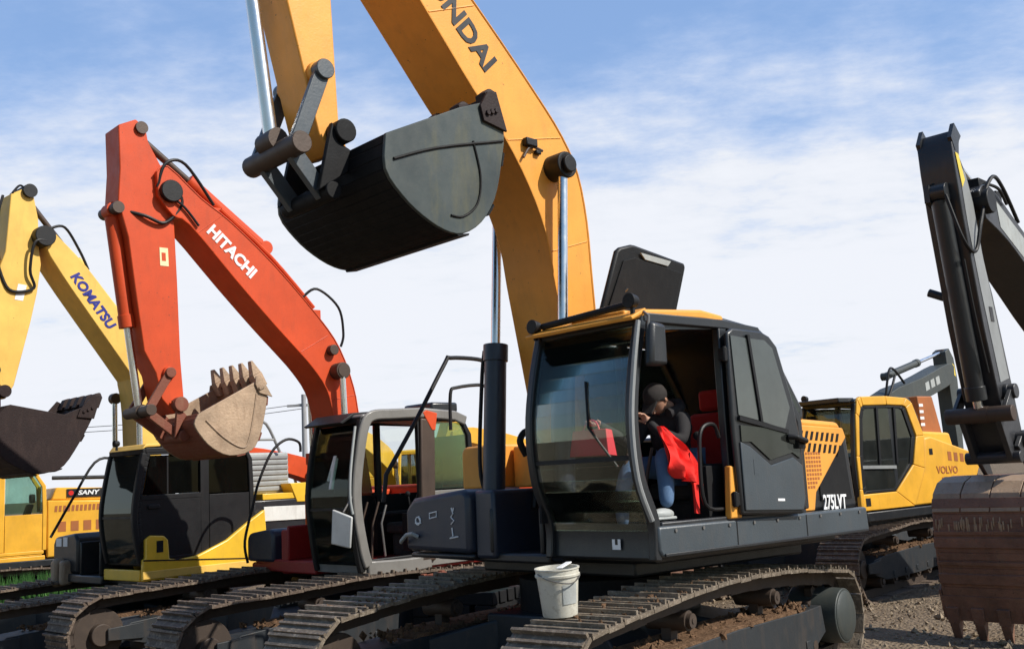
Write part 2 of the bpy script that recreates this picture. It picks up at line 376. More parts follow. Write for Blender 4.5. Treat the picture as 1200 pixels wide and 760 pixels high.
def boxboom(root, name, poly, hw, mat, pins=(), pinr=.11, bevel=.012, flange=True):
    g = G(); g.prism(poly, -hw, hw)
    for u, z in pins: g.cyl((u, -hw - .05, z), (u, hw + .05, z), pinr, n=22)
    return g.build(name, M[mat], root, bevel)

def bucket(root, P, lip, hw, pivot, linkpin, mats_, teeth=5, tlen=.2, earhw=.2, t=.035, hub=.11, cutter=1.0, earmat=None):
    """P: closed side outline (u,z): P[0]=rim at the hinge ... P[lip]=cutting lip ... round the back"""
    back = sm2(P[lip:] + [P[0]], 3); P = P[:lip] + back[:-1]
    shell = G(); sgn = 1
    cen = Vector((sum(p[0] for p in P) / len(P), sum(p[1] for p in P) / len(P)))
    # thickness towards the inside
    a = Vector(back[len(back) // 2 - 1]); b = Vector(back[len(back) // 2]); d = b - a
    left = Vector((-d.y, d.x)); tt = t if left.dot(cen - a) > 0 else -t
    shell.ribbon(back, tt, -hw + .03, hw - .03)
    B = shell.build('bucket', M[mats_[0]], root, .006)
    for s in (1, -1):
        g = G(); g.prism(P, s * (hw - .03), s * hw)
        g.build('bucket_side_plate', M[mats_[1]], B, .006)
    # wear strips under the shell
    w = G()
    for q in (.18, .34, .5):
        i = q * (len(back) - 1); j = int(i); f = i - j
        p = Vector(back[j]).lerp(Vector(back[j + 1]), f); dd = (Vector(back[j + 1]) - Vector(back[j])).normalized(); nn = Vector((-dd.y, dd.x)) * (-1 if tt > 0 else 1)
        w.prism([tuple(p - dd * .06 + nn * .001), tuple(p + dd * .06 + nn * .001), tuple(p + dd * .05 + nn * .016), tuple(p - dd * .05 + nn * .016)], -hw, hw)
    w.build('wear_strip', M[mats_[0]], B)
    # lip and teeth
    L = Vector(P[lip]); nx = Vector(P[lip + 1]); dirv = (L - Vector(P[min(lip + 3, len(P) - 1)])).normalized(); rim = (Vector(P[lip - 1]) - L).normalized()
    perp = Vector((-dirv.y, dirv.x)); perp = perp if perp.dot(rim) > 0 else -perp
    lp = G(); lp.prism([tuple(L - dirv * .22 - perp * .012), tuple(L + dirv * .05 - perp * .012), tuple(L + dirv * .05 + perp * .02), tuple(L - dirv * .22 + perp * .05)], -hw - .004, hw + .004)
    lp.build('cutting_lip', M[mats_[2]], B, .004)
    for i in range(teeth):
        v = -hw + .09 + (2 * hw - .18) * i / (teeth - 1)
        g = G()
        A = [L - dirv * .1 - perp * .05, L - dirv * .1 + perp * .085]; m0 = [L + dirv * .07 - perp * .05, L + dirv * .07 + perp * .075]; tip = [L + dirv * tlen - perp * .012, L + dirv * tlen + perp * .012]
        g.loft([(A[0].x, v - .065, A[0].y), (A[0].x, v + .065, A[0].y), (A[1].x, v + .065, A[1].y), (A[1].x, v - .065, A[1].y)],
               [(m0[0].x, v - .06, m0[0].y), (m0[0].x, v + .06, m0[0].y), (m0[1].x, v + .06, m0[1].y), (m0[1].x, v - .06, m0[1].y)])
        g.loft([(m0[0].x, v - .05, m0[0].y), (m0[0].x, v + .05, m0[0].y), (m0[1].x, v + .05, m0[1].y), (m0[1].x, v - .05, m0[1].y)],
               [(tip[0].x, v - .04, tip[0].y), (tip[0].x, v + .04, tip[0].y), (tip[1].x, v + .04, tip[1].y), (tip[1].x, v - .04, tip[1].y)])
        g.build('bucket_tooth', M[mats_[2]], B, .006)
    for s in (1, -1):
        g = G(); q0 = L + rim * .03; q1 = L + rim * .30 * cutter
        poly = [tuple(q0 - perp * .04 - dirv * .26), tuple(q0 + dirv * .05 - perp * .02), tuple(q0 + dirv * .06 + perp * .10 * cutter), tuple(q1 - dirv * .02), tuple(q1 - dirv * .14)]
        g.prism(poly, s * (hw + .002), s * (hw + .026))
        for e in range(3):
            c = q0.lerp(q1, .2 + .25 * e) - dirv * .09
            g.cyl((c.x, s * (hw + .026), c.y), (c.x, s * (hw + .045), c.y), .022, n=6)
        g.build('side_cutter', M[mats_[2]], B, .004)
    e = G(); h0 = P[0]; h1 = P[-1]; h2 = P[-2]
    for s in (1, -1):
        for v in (earhw,):
            pv = Vector(pivot); lk = Vector(linkpin)
            out = (pv - cen).normalized() * hub; out2 = (lk - cen).normalized() * hub
            poly = [h0, tuple(pv + Vector((-out.y, out.x)) * (-.9 if True else 1)), tuple(pv + out), tuple(lk + out2), h2, h1]
            # order round the centroid so the plate never folds
            c2 = Vector((sum(p[0] for p in poly) / len(poly), sum(p[1] for p in poly) / len(poly)))
            poly.sort(key=lambda p: math.atan2(p[1] - c2.y, p[0] - c2.x))
            e.prism(poly, s * v - .025, s * v + .025)
    e.cyl((*[pivot[0]], -earhw - .06, pivot[1]), (pivot[0], earhw + .06, pivot[1]), hub * .8, n=20)
    e.cyl((linkpin[0], -earhw - .05, linkpin[1]), (linkpin[0], earhw + .05, linkpin[1]), hub * .6, n=18)
    e.build('bucket_ear', M[earmat or mats_[0]], B, .008)
    return B

def linkage(root, armpin, midpin, bpin, hw, mat1, mat2, wd=.13):
    g = G()
    for s in (1, -1): g.bar([(armpin[0], s * hw, armpin[1]), (midpin[0], s * hw, midpin[1])], .045, wd)
    g.cyl((armpin[0], -hw - .04, armpin[1]), (armpin[0], hw + .05, armpin[1]), wd * .62, n=18)
    a = g.build('rocker_link', M[mat1], root, .006)
    g = G(); g.cyl((midpin[0], -hw - .09, midpin[1]), (midpin[0], hw + .09, midpin[1]), wd * .66, n=20)
    g.build('link_pin', M[mat2], a, .006)
    g = G(); 
    for s in (1, -1): g.bar([(midpin[0], s * hw * .72, midpin[1]), (bpin[0], s * hw * .72, bpin[1])], .06, wd * 1.0)
    g.build('bucket_link', M[mat1], root, .006)

def seat(parent, u, v, z, cover='seat', back=None):
    g = G(); g.box(u - .24, u + .26, v - .25, v + .25, z + .30, z + .44); g.box(u - .2, u + .2, v - .2, v + .2, z, z + .3)
    for s in (-1, 1): g.box(u - .2, u + .3, v + s * .31 - .05, v + s * .31 + .05, z + .50, z + .58)
    g.build('seat', M[cover], parent, .04)
    b = G(); b.loft([(u - .24, v - .24, z + .42), (u - .12, v - .24, z + .42), (u - .12, v + .24, z + .42), (u - .24, v + .24, z + .42)],
                    [(u - .42, v - .2, z + 1.02), (u - .31, v - .2, z + 1.02), (u - .31, v + .2, z + 1.02), (u - .42, v + .2, z + 1.02)])
    b.box(u - .45, u - .35, v - .13, v + .13, z + 1.04, z + 1.22)
    b.build('seat_backrest', M[back or cover], parent, .03)
    c = G()
    for s in (-1, 1):
        c.box(u - .05, u + .38, v + s * .36 - .09, v + s * .36 + .09, z + .1, z + .56)
        c.tube([(u + .3, v + s * .36, z + .56), (u + .34, v + s * .36, z + .78)], .013, 8); c.ball((u + .345, v + s * .36, z + .80), .035, n=8)
    c.build('control_console', M['inner'], parent, .02)
    l = G()
    for s in (-.12, .12): l.tube([(u + .75, v + s, z + .03), (u + .72, v + s, z + .45), (u + .62, v + s, z + .72)], .014, 8)
    l.build('travel_lever', M['pin'], parent)

def work_light(parent, p, mat='black', r=.055):
    g = G(); x, y, z = p; g.cyl((x - .05, y, z), (x + .03, y, z), r * .75, r, n=16); g.box(x - .03, x, y - .015, y + .015, z - r - .05, z)
    g.build('work_light', M[mat], parent, .006)

def cab(root, front, vl, w, zb, zr, L, pillar='charcoal', roofm=None, tub=None, glass='glass', door='closed', doorm=None, bp=1.0, sill=.28, roofpts=None, rearm=None, pane='glass',
        rt=.075, ps=.07, seatcover='seat', seatback=None, chamfer=.25, bevel=.012, hatch=None):
    """front: polyline (u,z) of the front pillars bottom->top. bp = distance of the B pillar behind the front"""
    vr = vl - w; uf = front[0][0]; ub = uf - L; uB = uf - bp
    fp = sm2(front, 4)
    top = fp[-1]
    g = G()
    for v in (vl - ps / 2, vr + ps / 2): g.bar([(u, v, z) for u, z in fp], ps, ps * 1.1)
    # side roof rails, B pillar, rear pillars, sills
    zs = zb + sill
    for v in (vl - ps / 2, vr + ps / 2):
        rail = [(top[0] - .01, v, zr - rt), (uB, v, zr - rt + .02), (ub + chamfer, v, zr - rt), (ub + .04, v, zr - rt - chamfer * 1.3), (ub + .02, v, zb + 1.0), (ub + .02, v, zs)]
        g.bar(rail, ps - .004, ps * 1.1)
    g.box(uB - ps * .75, uB + ps * .75, vl - ps - .006, vl - .006, zs, zr - rt)
    g.box(uB - ps * .6, uB + ps * .6, vr + .006, vr + ps + .006, zs, zr - rt)
    g.box(ub + .03, fp[0][0] - .06, vl - ps, vl - .002, zs - .07, zs); g.box(ub + .03, fp[0][0] - .06, vr + .002, vr + ps, zs - .07, zs)
    g.box(top[0] - .05, top[0] + .03, vr + .01, vl - .01, zr - rt - .05, zr - rt + .03)
    g.box(ub, ub + .06, vr + .02, vl - .02, zs, zb + .95)
    c = g.build('cab', M[pillar], root, bevel)
    # tub below the sill: floor and lower walls
    t = G(); lo = [(u, z) for u, z in fp if z <= zs + .05]
    t.prism([(ub + .004, zb), (fp[0][0] - .004, zb)] + [(u - .006, z) for u, z in lo[1:]] + [(lo[-1][0] - .07, zs - .07), (fp[0][0] - .2, zb + .1), (ub + .004, zb + .1)], vr + .01, vl - .012)
    t.box(ub + .06, fp[0][0] - .1, vl - ps + .005, vl - .012, zb + .1, zs - .07)
    t.build('cab_tub', M[tub or pillar], c, .02)
    r = G(); rm = roofpts or [(top[0] + .02, zr - rt + .02), (top[0] - .01, zr - .02), (uB, zr + .015), (ub + chamfer, zr - .01), (ub + chamfer * .6, zr - rt - .03), (uB, zr - rt + .01)]
    if hatch:
        ua, ubk, va, vb = hatch
        r.prism(rm, vr + .005, va); r.prism(rm, vb, vl - .005)
        cut = lambda lo, hi: [(max(lo, min(hi, u)), z) for u, z in rm]
        z0, z1 = zr - .075, zr + .03
        r.box(ua, rm[0][0] - .06, va, vb, z0, z1 - .03); r.box(rm[-1][0] - .28, ubk, va, vb, z0 + .03, z1)
    else: r.prism(rm, vr + .005, vl - .005)
    r.build('roof', M[roofm or pillar], c, .035, seg=3)
    # windscreen panes (upper, lower), each a thin curved sheet
    hz = zb + (zr - zb) * .40
    for nm, a, b in (('upper', hz + .015, zr - rt - .06), ('lower', zs - .06, hz - .015)):
        P = [p for p in fp if a < p[1] < b]
        def at(zv):
            for p, q in zip(fp, fp[1:]):
                if p[1] <= zv <= q[1]: return (p[0] + (q[0] - p[0]) * (zv - p[1]) / max(1e-6, q[1] - p[1]), zv)
            return fp[0] if zv < fp[0][1] else fp[-1]
        P = [at(a)] + P + [at(b)]
        G().ribbon([(u + .012, z) for u, z in P], .008, vr + ps * .8, vl - ps * .8).build('windscreen', M[glass], c)
    hb = at(hz); G().box(hb[0] - .02, hb[0] + .022, vr + ps, vl - ps, hz - .016, hz + .016).build('windscreen_bar', M['black'], c)
    # right side and rear glazing
    vq = vr + ps * .4
    G().prism([(uB + .05, zb + .9), (fp[len(fp) // 2][0] - .05, zb + .9), (top[0] - .05, zr - rt - .04), (uB + .05, zr - rt - .03)], vq - .004, vq + .004).build('side_window', M[glass], c)
    G().prism([(ub + .06, zb + .96), (uB - .05, zb + .96), (uB - .05, zr - rt - .03), (ub + chamfer, zr - rt - .04), (ub + .08, zr - rt - chamfer * 1.3)], vq - .004, vq + .004).build('side_window', M[glass], c)
    G().prism([(ub + .06, zs), (fp[len(fp) // 2][0] - .06, zs), (fp[len(fp) // 2][0] - .06, zb + .9), (ub + .06, zb + .9)], vr + .015, vr + .04).build('cab_side_panel', M['inner'], c)
    G().front([(vr + ps, zb + .98), (vl - ps, zb + .98), (vl - ps, zr - rt - chamfer * 1.25), (vr + ps, zr - rt - chamfer * 1.25)], ub + .02, ub + .028).build('rear_window', M[glass], c)
    # left rear quarter: window over panel
    if rearm != 'none':
        G().prism([(ub + .06, zs), (uB - .06, zs), (uB - .06, zb + .92), (ub + .06, zb + .92)], vl - .045, vl - .015).build('cab_side_panel', M[rearm or pillar], c, .006)
        G().prism([(ub + .075, zb + .94), (uB - .06, zb + .94), (uB - .06, zr - rt - .04), (ub + chamfer, zr - rt - .05), (ub + .085, zr - rt - chamfer * 1.3)], vl - .034, vl - .026).build('side_window', M[pane], c)
    if door == 'closed':
        mid = [p for p in fp if p[1] > zs]
        P = [(uB + .06, zs + .01), (mid[0][0] - .06, zs + .01)] + [(u - .055, z) for u, z in mid[1:-1]] + [(top[0] - .07, zr - rt - .03), (uB + .06, zr - rt - .03)]
        lowp = [(uB + .06, zs + .01), (mid[0][0] - .06, zs + .01)] + [(u - .055, z) for u, z in mid[1:-1] if z < zb + .88]
        lowp += [(lowp[-1][0] + .005, zb + .9), (uB + .06, zb + .9)]
        up = [(uB + .12, zb + .96), (lowp[-2][0] - .05, zb + .96)] + [(u - .11, z) for u, z in mid[1:-1] if z > zb + 1.0] + [(top[0] - .13, zr - rt - .09), (uB + .12, zr - rt - .09)]
        d = G(); d.prism(lowp, vl - .05, vl - .008)
        for a, b in zip(P, P[1:] + P[:1]): d.bar([(a[0], vl - .03, a[1]), (b[0], vl - .03, b[1])], .05, .06)
        d.bar([(uB + .06, vl - .03, zb + .92), (lowp[-2][0], vl - .03, zb + .92)], .05, .07)
        d.build('door', M[doorm or pillar], c, .008)
        G().prism(up, vl - .034, vl - .026).build('door_window', M[pane], c)
        um = (uB + .12 + up[1][0]) / 2 + .05
        G().box(um - .012, um + .012, vl - .04, vl - .02, zb + .96, zr - rt - .09).build('window_bar', M['black'], c)
        hg = G(); hg.box(lowp[-2][0] - .30, lowp[-2][0] - .12, vl - .008, vl + .016, zb + .76, zb + .82); hg.build('door_handle', M['black'], c, .01)
    seat(c, uf - 1.15, vl - w / 2, zb + .1, seatcover, seatback)
    return c
# ------------------------------------------------------------------ the near orange-yellow excavator
def main_excavator():
    root = empty('excavator', (.595, 9.022, 0), -R(90 + 46.888), .8)
    tag(root, 'nearest excavator, orange-yellow boom, dark blue-grey body, cab door folded open and roof hatch raised', 'excavator', 'excavators parked in the yard')
    undercarriage(root, 8.9, (0, 0), 1.442, .60, 2.06, -2.06, .865, 'shoeworn', 'frame', seed=3, lift=.125, sag=.0, rearhub='greengrey', clods=True)
    # ---- deck
    g = G(); g.plan([(-2.0, -1.2), (-2.0, 1.2), (.60, 1.2), (.60, .36), (.90, .36), (.90, -.30), (.80, -1.2)], 1.17, 1.25); g.plan([(-1.9, -.9), (-1.9, .9), (.5, .9), (.5, -.9)], 1.05, 1.17)
    g.box(-1.3, .95, -.30, -.255, 1.25, 1.62); g.box(-1.3, .95, .30, .345, 1.25, 1.62)
    deck = g.build('upper_deck', M['charcoal'], root, .02)
    g = G(); g.prism([(-2.07, 1.249), (.90, 1.249), (.93, 1.30), (.925, 1.467), (-2.05, 1.467)], 1.40, 1.51)
    g.build('side_skirt', M['slate'], root, .02)
    # ---- cab (bespoke, door swung right back)
    fr = [(.925, 1.225), (.922, 1.495), (1.051, 1.812), (1.09, 2.218), (1.031, 2.608), (.93, 2.961)]
    c = cab(root, fr, 1.495, 1.115, 1.225, 3.06, 2.02, 'charcoal', 'orange', 'charcoal', 'glass', 'open', bp=.98, sill=.27, rearm='none', seatcover='seat', seatback='redseat', chamfer=.55, hatch=(.70, -.08, .78, 1.34),
            roofpts=[(1.02, 2.955), (.93, 3.045), (.2, 3.10), (-.08, 3.075), (-.08, 3.01), (.2, 3.02), (.93, 2.985)])
    # dark rear half of the roof and rear quarter
    g = G(); g.prism([(-.08, 2.99), (-.08, 3.07), (-.60, 3.02), (-.80, 2.91), (-.93, 2.68), (-1.19, 2.34), (-1.17, 2.24), (-1.02, 2.24), (-.66, 2.82), (-.5, 2.95)], .40, 1.475)
    g.build('rear_roof', M['charcoal'], c, .03)
    g = G(); g.prism([(-1.06, 1.47), (-.05, 1.47), (-.05, 2.95), (-.5, 2.93), (-.66, 2.82), (-1.0, 2.36)], 1.40, 1.455)
    g.build('cab_side_panel', M['charcoal'], c, .01)
    G().prism([(-.90, 2.36), (-.92, 2.60), (-1.12, 2.33), (-1.08, 2.30)], 1.4755, 1.481).build('side_window', M['darkglass'], c)
    # the door leaf folded back against the cab side
    vd = 1.525
    D = [(-.02, 1.50), (-.90, 1.465), (-.955, 1.56), (-.95, 2.06), (-.86, 2.44), (-.70, 2.85), (-.60, 2.93), (-.48, 2.965), (-.08, 2.965), (.0, 2.92), (.012, 2.13)]
    g = G(); g.prism(D, vd, vd + .045)
    d = g.build('door', M['charcoal'], c, .018)
    g = G(); lowd = [(-.05, 1.53), (-.87, 1.495), (-.915, 1.58), (-.915, 1.86), (-.78, 1.93), (-.45, 1.87), (-.18, 2.02), (-.05, 2.06)]
    g.prism(lowd, vd + .045, vd + .06); g.build('door_panel', M['slate'], c, .012)
    G().prism([(-.07, 2.06), (-.20, 2.06), (-.45, 1.915), (-.78, 1.97), (-.89, 1.92), (-.905, 2.08), (-.60, 2.16), (-.07, 2.19)], vd + .046, vd + .056).build('door_window', M['darkglass'], c)
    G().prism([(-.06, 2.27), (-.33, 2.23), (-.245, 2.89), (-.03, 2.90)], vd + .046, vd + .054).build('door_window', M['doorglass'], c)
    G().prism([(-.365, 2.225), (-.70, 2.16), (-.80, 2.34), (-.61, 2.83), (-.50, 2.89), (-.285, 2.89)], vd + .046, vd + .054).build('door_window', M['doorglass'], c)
    g = G(); g.bar([(-.05, vd + .055, 2.245), (-.73, vd + .055, 2.14)], .03, .035); g.bar([(-.26, vd + .055, 2.92), (-.36, vd + .055, 2.22)], .026, .03); g.build('window_bar', M['black'], c)
    g = G(); g.tube([(-.72, vd + .06, 2.10), (-.76, vd + .12, 2.09), (-.90, vd + .12, 2.06), (-.93, vd + .06, 2.05)], .024, 8); g.box(-.95, -.84, vd + .05, vd + .085, 2.0, 2.09); g.build('door_handle', M['black'], c, .008)
    # orange pillar piece at the hinge and grab bar beside it
    g = G(); g.prism([(.075, 1.475), (-.075, 1.475), (-.075, 1.86), (.035, 1.88)], 1.47, 1.53); g.build('hinge_panel', M['orange'], c, .012)
    G().tube(smoothpts([(.02, 1.46, 1.55), (.30, 1.46, 1.60), (.32, 1.46, 2.0), (.27, 1.46, 2.17), (.12, 1.46, 2.2), (.06, 1.46, 2.1)], 5), .016, 8).build('grab_bar', M['black'], c)
    G().tube([(p[0] + .02, 1.50, p[1]) for p in sm2([(.98, 2.95), (1.06, 2.60), (1.12, 2.2), (1.09, 1.8), (.965, 1.51)], 5)], .02, 8).build('grab_bar', M['steelgrey'], c)
    # black rubber seals round the doorway
    G().bar([(.86, 1.43, 2.93), (.05, 1.43, 2.99)], .05, .06).build('door_seal', M['slate'], c)
    # visor, lamps and mirror
    g = G(); g.prism([(.90, 3.02), (1.06, 2.95), (1.075, 2.975), (.90, 3.055)], .37, 1.50); g.build('visor', M['orange'], c, .008)
    G().tube([(.99, .50, 3.045), (.99, 1.42, 3.085)], .028, 8).build('lamp_bar', M['black'], c)
    work_light(c, (1.03, .44, 3.05), r=.06); work_light(c, (1.02, 1.46, 3.10), r=.06)
    g = G(); g.loft([(.80, 1.53, 2.62), (1.01, 1.53, 2.60), (.97, 1.53, 2.95), (.80, 1.53, 2.94)], [(.80, 1.60, 2.62), (.99, 1.60, 2.62), (.95, 1.60, 2.93), (.80, 1.60, 2.92)]); g.build('mirror', M['charcoal'], c, .025)
    G().tube([(.93, 1.50, 3.02), (.95, 1.56, 2.98), (.96, 1.555, 2.85)], .012, 8).build('mirror_arm', M['steel'], c)
    G().tube([(1.035, 1.25, 1.9), (1.11, 1.05, 2.2), (1.06, 1.0, 2.55)], .010, 6).build('wiper', M['black'], c)
    # raised roof hatch
    H = [(.66, .82, 3.07), (-.30, .82, 3.10), (-.42, .893, 3.60), (-.425, .898, 3.635), (-.40, .90, 3.658), (.24, .90, 3.735), (.29, .90, 3.735), (.43, .892, 3.695), (.47, .888, 3.665)]
    n = Vector((0, -.99, .13)).normalized() * .05
    G().loft([Vector(p) for p in H], [Vector(p) + n for p in H]).build('roof_hatch', M['black'], c, .02)
    g = G(); g.loft([(.14, .897, 3.625), (-.16, .895, 3.605), (-.20, .90, 3.65), (.20, .903, 3.675)], [(.14, .91, 3.623), (-.16, .908, 3.603), (-.20, .913, 3.648), (.20, .916, 3.673)]); g.build('hatch_latch', M['palegrey'], c)
    g = G(); ins = [(.58, .835, 3.17), (-.25, .835, 3.18), (-.36, .885, 3.57), (.26, .885, 3.63), (.40, .88, 3.59)]
    g.loft([Vector(p) - n * .05 for p in ins], [Vector(p) - n * .3 for p in ins]); g.build('hatch_lining', M['inner'], c, .01)
    G().tube([(.5, .62, 3.09), (.36, .88, 3.36)], .012, 8).build('hatch_strut', M['steel'], c)
    # blue-grey sticker under the windscreen
    G().front([(1.06, 1.30), (1.14, 1.30), (1.14, 1.375), (1.06, 1.375)], .926, .93).build('decal', M['decalwhite'], c)
    G().front([(1.09, 1.335), (1.115, 1.335), (1.115, 1.375), (1.09, 1.375)], .9305, .932).build('decal_mark', M['decalblack'], c)
    for u in (-.02, -1.02): G().box(u - .006, u + .006, 1.5085, 1.5125, 1.27, 1.45).build('panel_gap', M['inner'], root)
    g = G(); g.box(-2.02, .88, 1.5085, 1.525, 1.252, 1.275); g.build('skirt_flange', M['charcoal'], root, .004)
    for k in range(9): G().cyl((-1.9 + .33 * k, 1.508, 1.43), (-1.9 + .33 * k, 1.52, 1.43), .014, n=6).build('bolt', M['steel'], root)
    for z in (1.62, 2.75): g = G(); g.box(-.04, .05, 1.50, 1.56, z - .05, z + .05); g.cyl((.03, 1.55, z - .06), (.03, 1.55, z + .06), .02, n=10); g.build('door_hinge', M['black'], c, .006)
    G().prism([(-.50, 1.585), (-.60, 1.58), (-.60, 1.60), (-.50, 1.605)], vd + .0602, vd + .062).build('decal', M['decalwhite'], c)
    G().prism([(-.20, 1.92), (-.29, 1.915), (-.29, 1.80), (-.20, 1.80)], vd + .0602, vd + .062).build('decal', M['slate'], c)
    # ---- engine house, louvred cover, counterweight
    g = G(); g.prism([(-1.08, 1.47), (-1.08, 2.20), (-1.86, 2.165), (-1.95, 2.12), (-2.03, 1.47)], -1.40, 1.43); g.build('engine_house', M['charcoal'], root, .03)
    g = G(); g.plan([(-1.90, -1.38), (-2.06, -1.30), (-2.16, -.8), (-2.16, .8), (-2.08, 1.28), (-1.92, 1.39)], 1.26, 2.08); g.build('counterweight', M['charcoal'], root, .05, seg=3)
    g = G(); g.prism([(-1.0, 2.215), (-1.84, 2.185), (-1.885, 2.10), (-1.30, 1.625), (-1.255, 1.472), (-1.0, 1.472)], 1.432, 1.462)
    cover = g.build('engine_cover', M['orange'], root, .012)
    g = G()
    for row in range(2):
        for k in range(8):
            u = -1.09 - .085 * k - row * .03; z = 2.085 - row * .105 - .004 * k
            g.prism([(u, z), (u - .04, z), (u - .075, z + .075), (u - .035, z + .075)], 1.4622, 1.465)
    g.build('louvre', M['inner'], cover)
    g = G()
    for r_ in range(9):
        for k in range(6):
            u = -1.17 - .042 * k; z = 1.95 - .036 * r_
            if u > -1.20 - .42 * (z - 1.60) / .38: g.prism([(u, z), (u - .028, z), (u - .028, z + .022), (u, z + .022)], 1.4622, 1.4645)
    g.build('grille', M['rustorange'], cover)
    g = G(); g.prism([(-1.0, 2.20), (-1.86, 2.17), (-1.80, 2.24), (-1.05, 2.27)], .2, 1.44); g.build('engine_hood', M['orange'], root, .03)
    G().prism([(-1.4, 1.70), (-1.86, 2.05), (-1.93, 1.55), (-1.40, 1.55)], 1.432, 1.44).build('vent_panel', M['inner'], root)
    lettering('275LVT', M['decalwhite'], root, (-1.405, 1.53), (-1, -.02), .175, 1.452, 'LEFT', .02, width=.70)
    # ---- right-hand front: tool box, tank, ram feet, rails
    g = G(); g.front([(-1.40, 1.26), (-.50, 1.24), (-.50, 1.74), (-.58, 1.785), (-1.28, 1.72), (-1.40, 1.62)], .30, 1.0); g.build('tool_box', M['navy'], root, .045, seg=3)
    g = G(); g.front([(-.49, 1.2), (-.24, 1.2), (-.24, 1.77), (-.49, 1.77)], .35, .94); g.build('valve_box', M['navy'], root, .03)
    g = G(); g.box(.2, .96, -1.38, -.5, 1.19, 1.238); g.build('step_plate', M['charcoal'], root, .02)
    g = G(); g.front([(-1.40, 1.775), (-.88, 1.775), (-.88, 2.19), (-1.36, 2.18), (-1.40, 2.13)], -.9, .30); g.build('fuel_tank', M['orange'], root, .025)
    g = G(); g.front([(-.86, 1.775), (-.42, 1.775), (-.42, 2.16), (-.86, 2.16)], -.9, .12); g.build('tank_cover', M['orange'], root, .02)
    # chalked marks on the tool box
    g = G()
    def chalk(pts): g.tube([(1.004, v, z) for v, z in pts], .007, 5)
    chalk([(-1.20 + .035 * math.cos(a * .7), 1.52 + .035 * math.sin(a * .7)) for a in range(10)]); chalk([(-1.24, 1.50), (-1.16, 1.50), (-1.19, 1.56)])
    chalk([(-1.03, 1.585), (-.93, 1.60), (-.93, 1.555), (-1.03, 1.54), (-1.03, 1.585)])
    chalk([(-.72, 1.63), (-.70, 1.58), (-.73, 1.55), (-.69, 1.52), (-.73, 1.49)]); chalk([(-.69, 1.63), (-.70, 1.60)]); chalk([(-.72, 1.46), (-.71, 1.39), (-.75, 1.37), (-.64, 1.385)])
    g.build('chalk_mark', M['decalwhite'], root)
    G().tube([(1.02, -1.44, 1.33), (1.06, -1.38, 1.345), (1.06, -1.30, 1.40), (1.06, -1.22, 1.41), (1.01, -1.20, 1.38)], .018, 8).build('step_handle', M['palegrey'], root)
    G().tube([(1.22, -1.42, 1.70)] + smoothpts([(1.20, -1.40, 1.943), (.858, -1.40, 2.418), (.47, -1.40, 3.0), (.40, -1.40, 3.055), (.05, -1.40, 3.06), (-.05, -1.40, 3.02), (-.08, -1.40, 2.9)], 4) + [(-.07, -1.40, 2.2)], .021, 8).build('hand_rail', M['black'], root)
    G().tube(smoothpts([(.433, -1.39, 2.35), (.422, -1.39, 2.70), (.34, -1.39, 2.765), (.0, -1.39, 2.80), (-.05, -1.39, 2.72)], 4) + [(-.04, -1.39, 2.2)], .017, 8).build('hand_rail', M['black'], root)
    # ---- boom
    up = [(3.02, 7.22), (1.434, 5.796), (.775, 5.172), (.442, 4.817), (.262, 4.50), (.178, 4.08), (.153, 3.62), (.12, 3.1), (.04, 2.5), (-.06, 1.9), (-.06, 1.62)]
    lo = [(.22, 1.62), (.34, 2.1), (.44, 2.6), (.54, 3.1), (.63, 3.55), (.70, 3.92), (.875, 4.30), (1.133, 4.672), (1.454, 5.007), (1.983, 5.625), (2.98, 6.78)]
    b = boxboom(root, 'boom', [(3.1, 7.05)] + sm2(up, 3) + sm2(lo, 3), .30, 'orange', [(.08, 1.70)], .10)
    G().cyl((2.98, -.36, 6.98), (2.98, .36, 6.98), .13, n=22).build('pivot_pin', M['pin'], b)
    g = G()
    for s in (-1, 1):
        g = G(); g.cyl((.575, s * .28, 4.49), (.575, s * .48, 4.49), .115, n=22); g.cyl((.575, s * .47, 4.49), (.575, s * .52, 4.49), .075, n=16); g.build('boom_pin', M['black'], b, .008)
    g = G(); g.box(.80, .93, .30, .36, 4.63, 4.70); g.box(.74, .80, .30, .34, 4.58, 4.62); g.build('lamp_bracket', M['black'], b, .01)
    hose(b, [(.95, .33, 4.52), (.86, .33, 4.63), (.72, .33, 4.62)], .012, 'pin')
    G().ribbon(sm2([(.70, 5.10), (.42, 4.83), (.30, 4.62)], 3), -.04, .12, .2).build('boom_pipe', M['orange'], b)
    G().tube(smoothpts([(1.6, .14, 6.0), (.85, .14, 5.29), (.48, .14, 4.91), (.27, .14, 4.6), (.16, .14, 4.1)], 4), .03, 8).build('boom_pipe', M['orange'], b)
    g = G()
    for u, z in ((1.2, 5.6), (.72, 5.13), (.40, 4.78)): g.box(u - .04, u + .04, .05, .22, z - .02, z + .07)
    g.build('pipe_clamp', M['pin'], b)
    g = G()
    for a_, b_ in (((1.10, 4.65), (.46, 4.80)), ((.655, 3.75), (.19, 3.90)), ((.50, 2.95), (.14, 3.0)), ((1.9, 5.55), (1.42, 5.75))): g.tube([(a_[0], .3005, a_[1]), (b_[0], .3005, b_[1])], .007, 6)
    for pts in (up[:9], lo[3:]): g.tube([(u + (.03 if pts is up[:9] else 0), .3, z) for u, z in sm2(pts, 3)], .010, 6)
    g.build('weld_seam', M['orange'], b)
    lettering('HYUNDAI', M['decalblack'], b, (1.25, 5.24), (-.659, -.66), .27, .302, 'RIGHT', .03, width=1.0)
    for s in (-1, 1):
        cylinder(root, 'lift_cylinder', (.80, s * .42, 1.28), (.575, s * .42, 4.49), .098, .043, .545, 'navy' if s < 0 else 'navy', eye=.06)
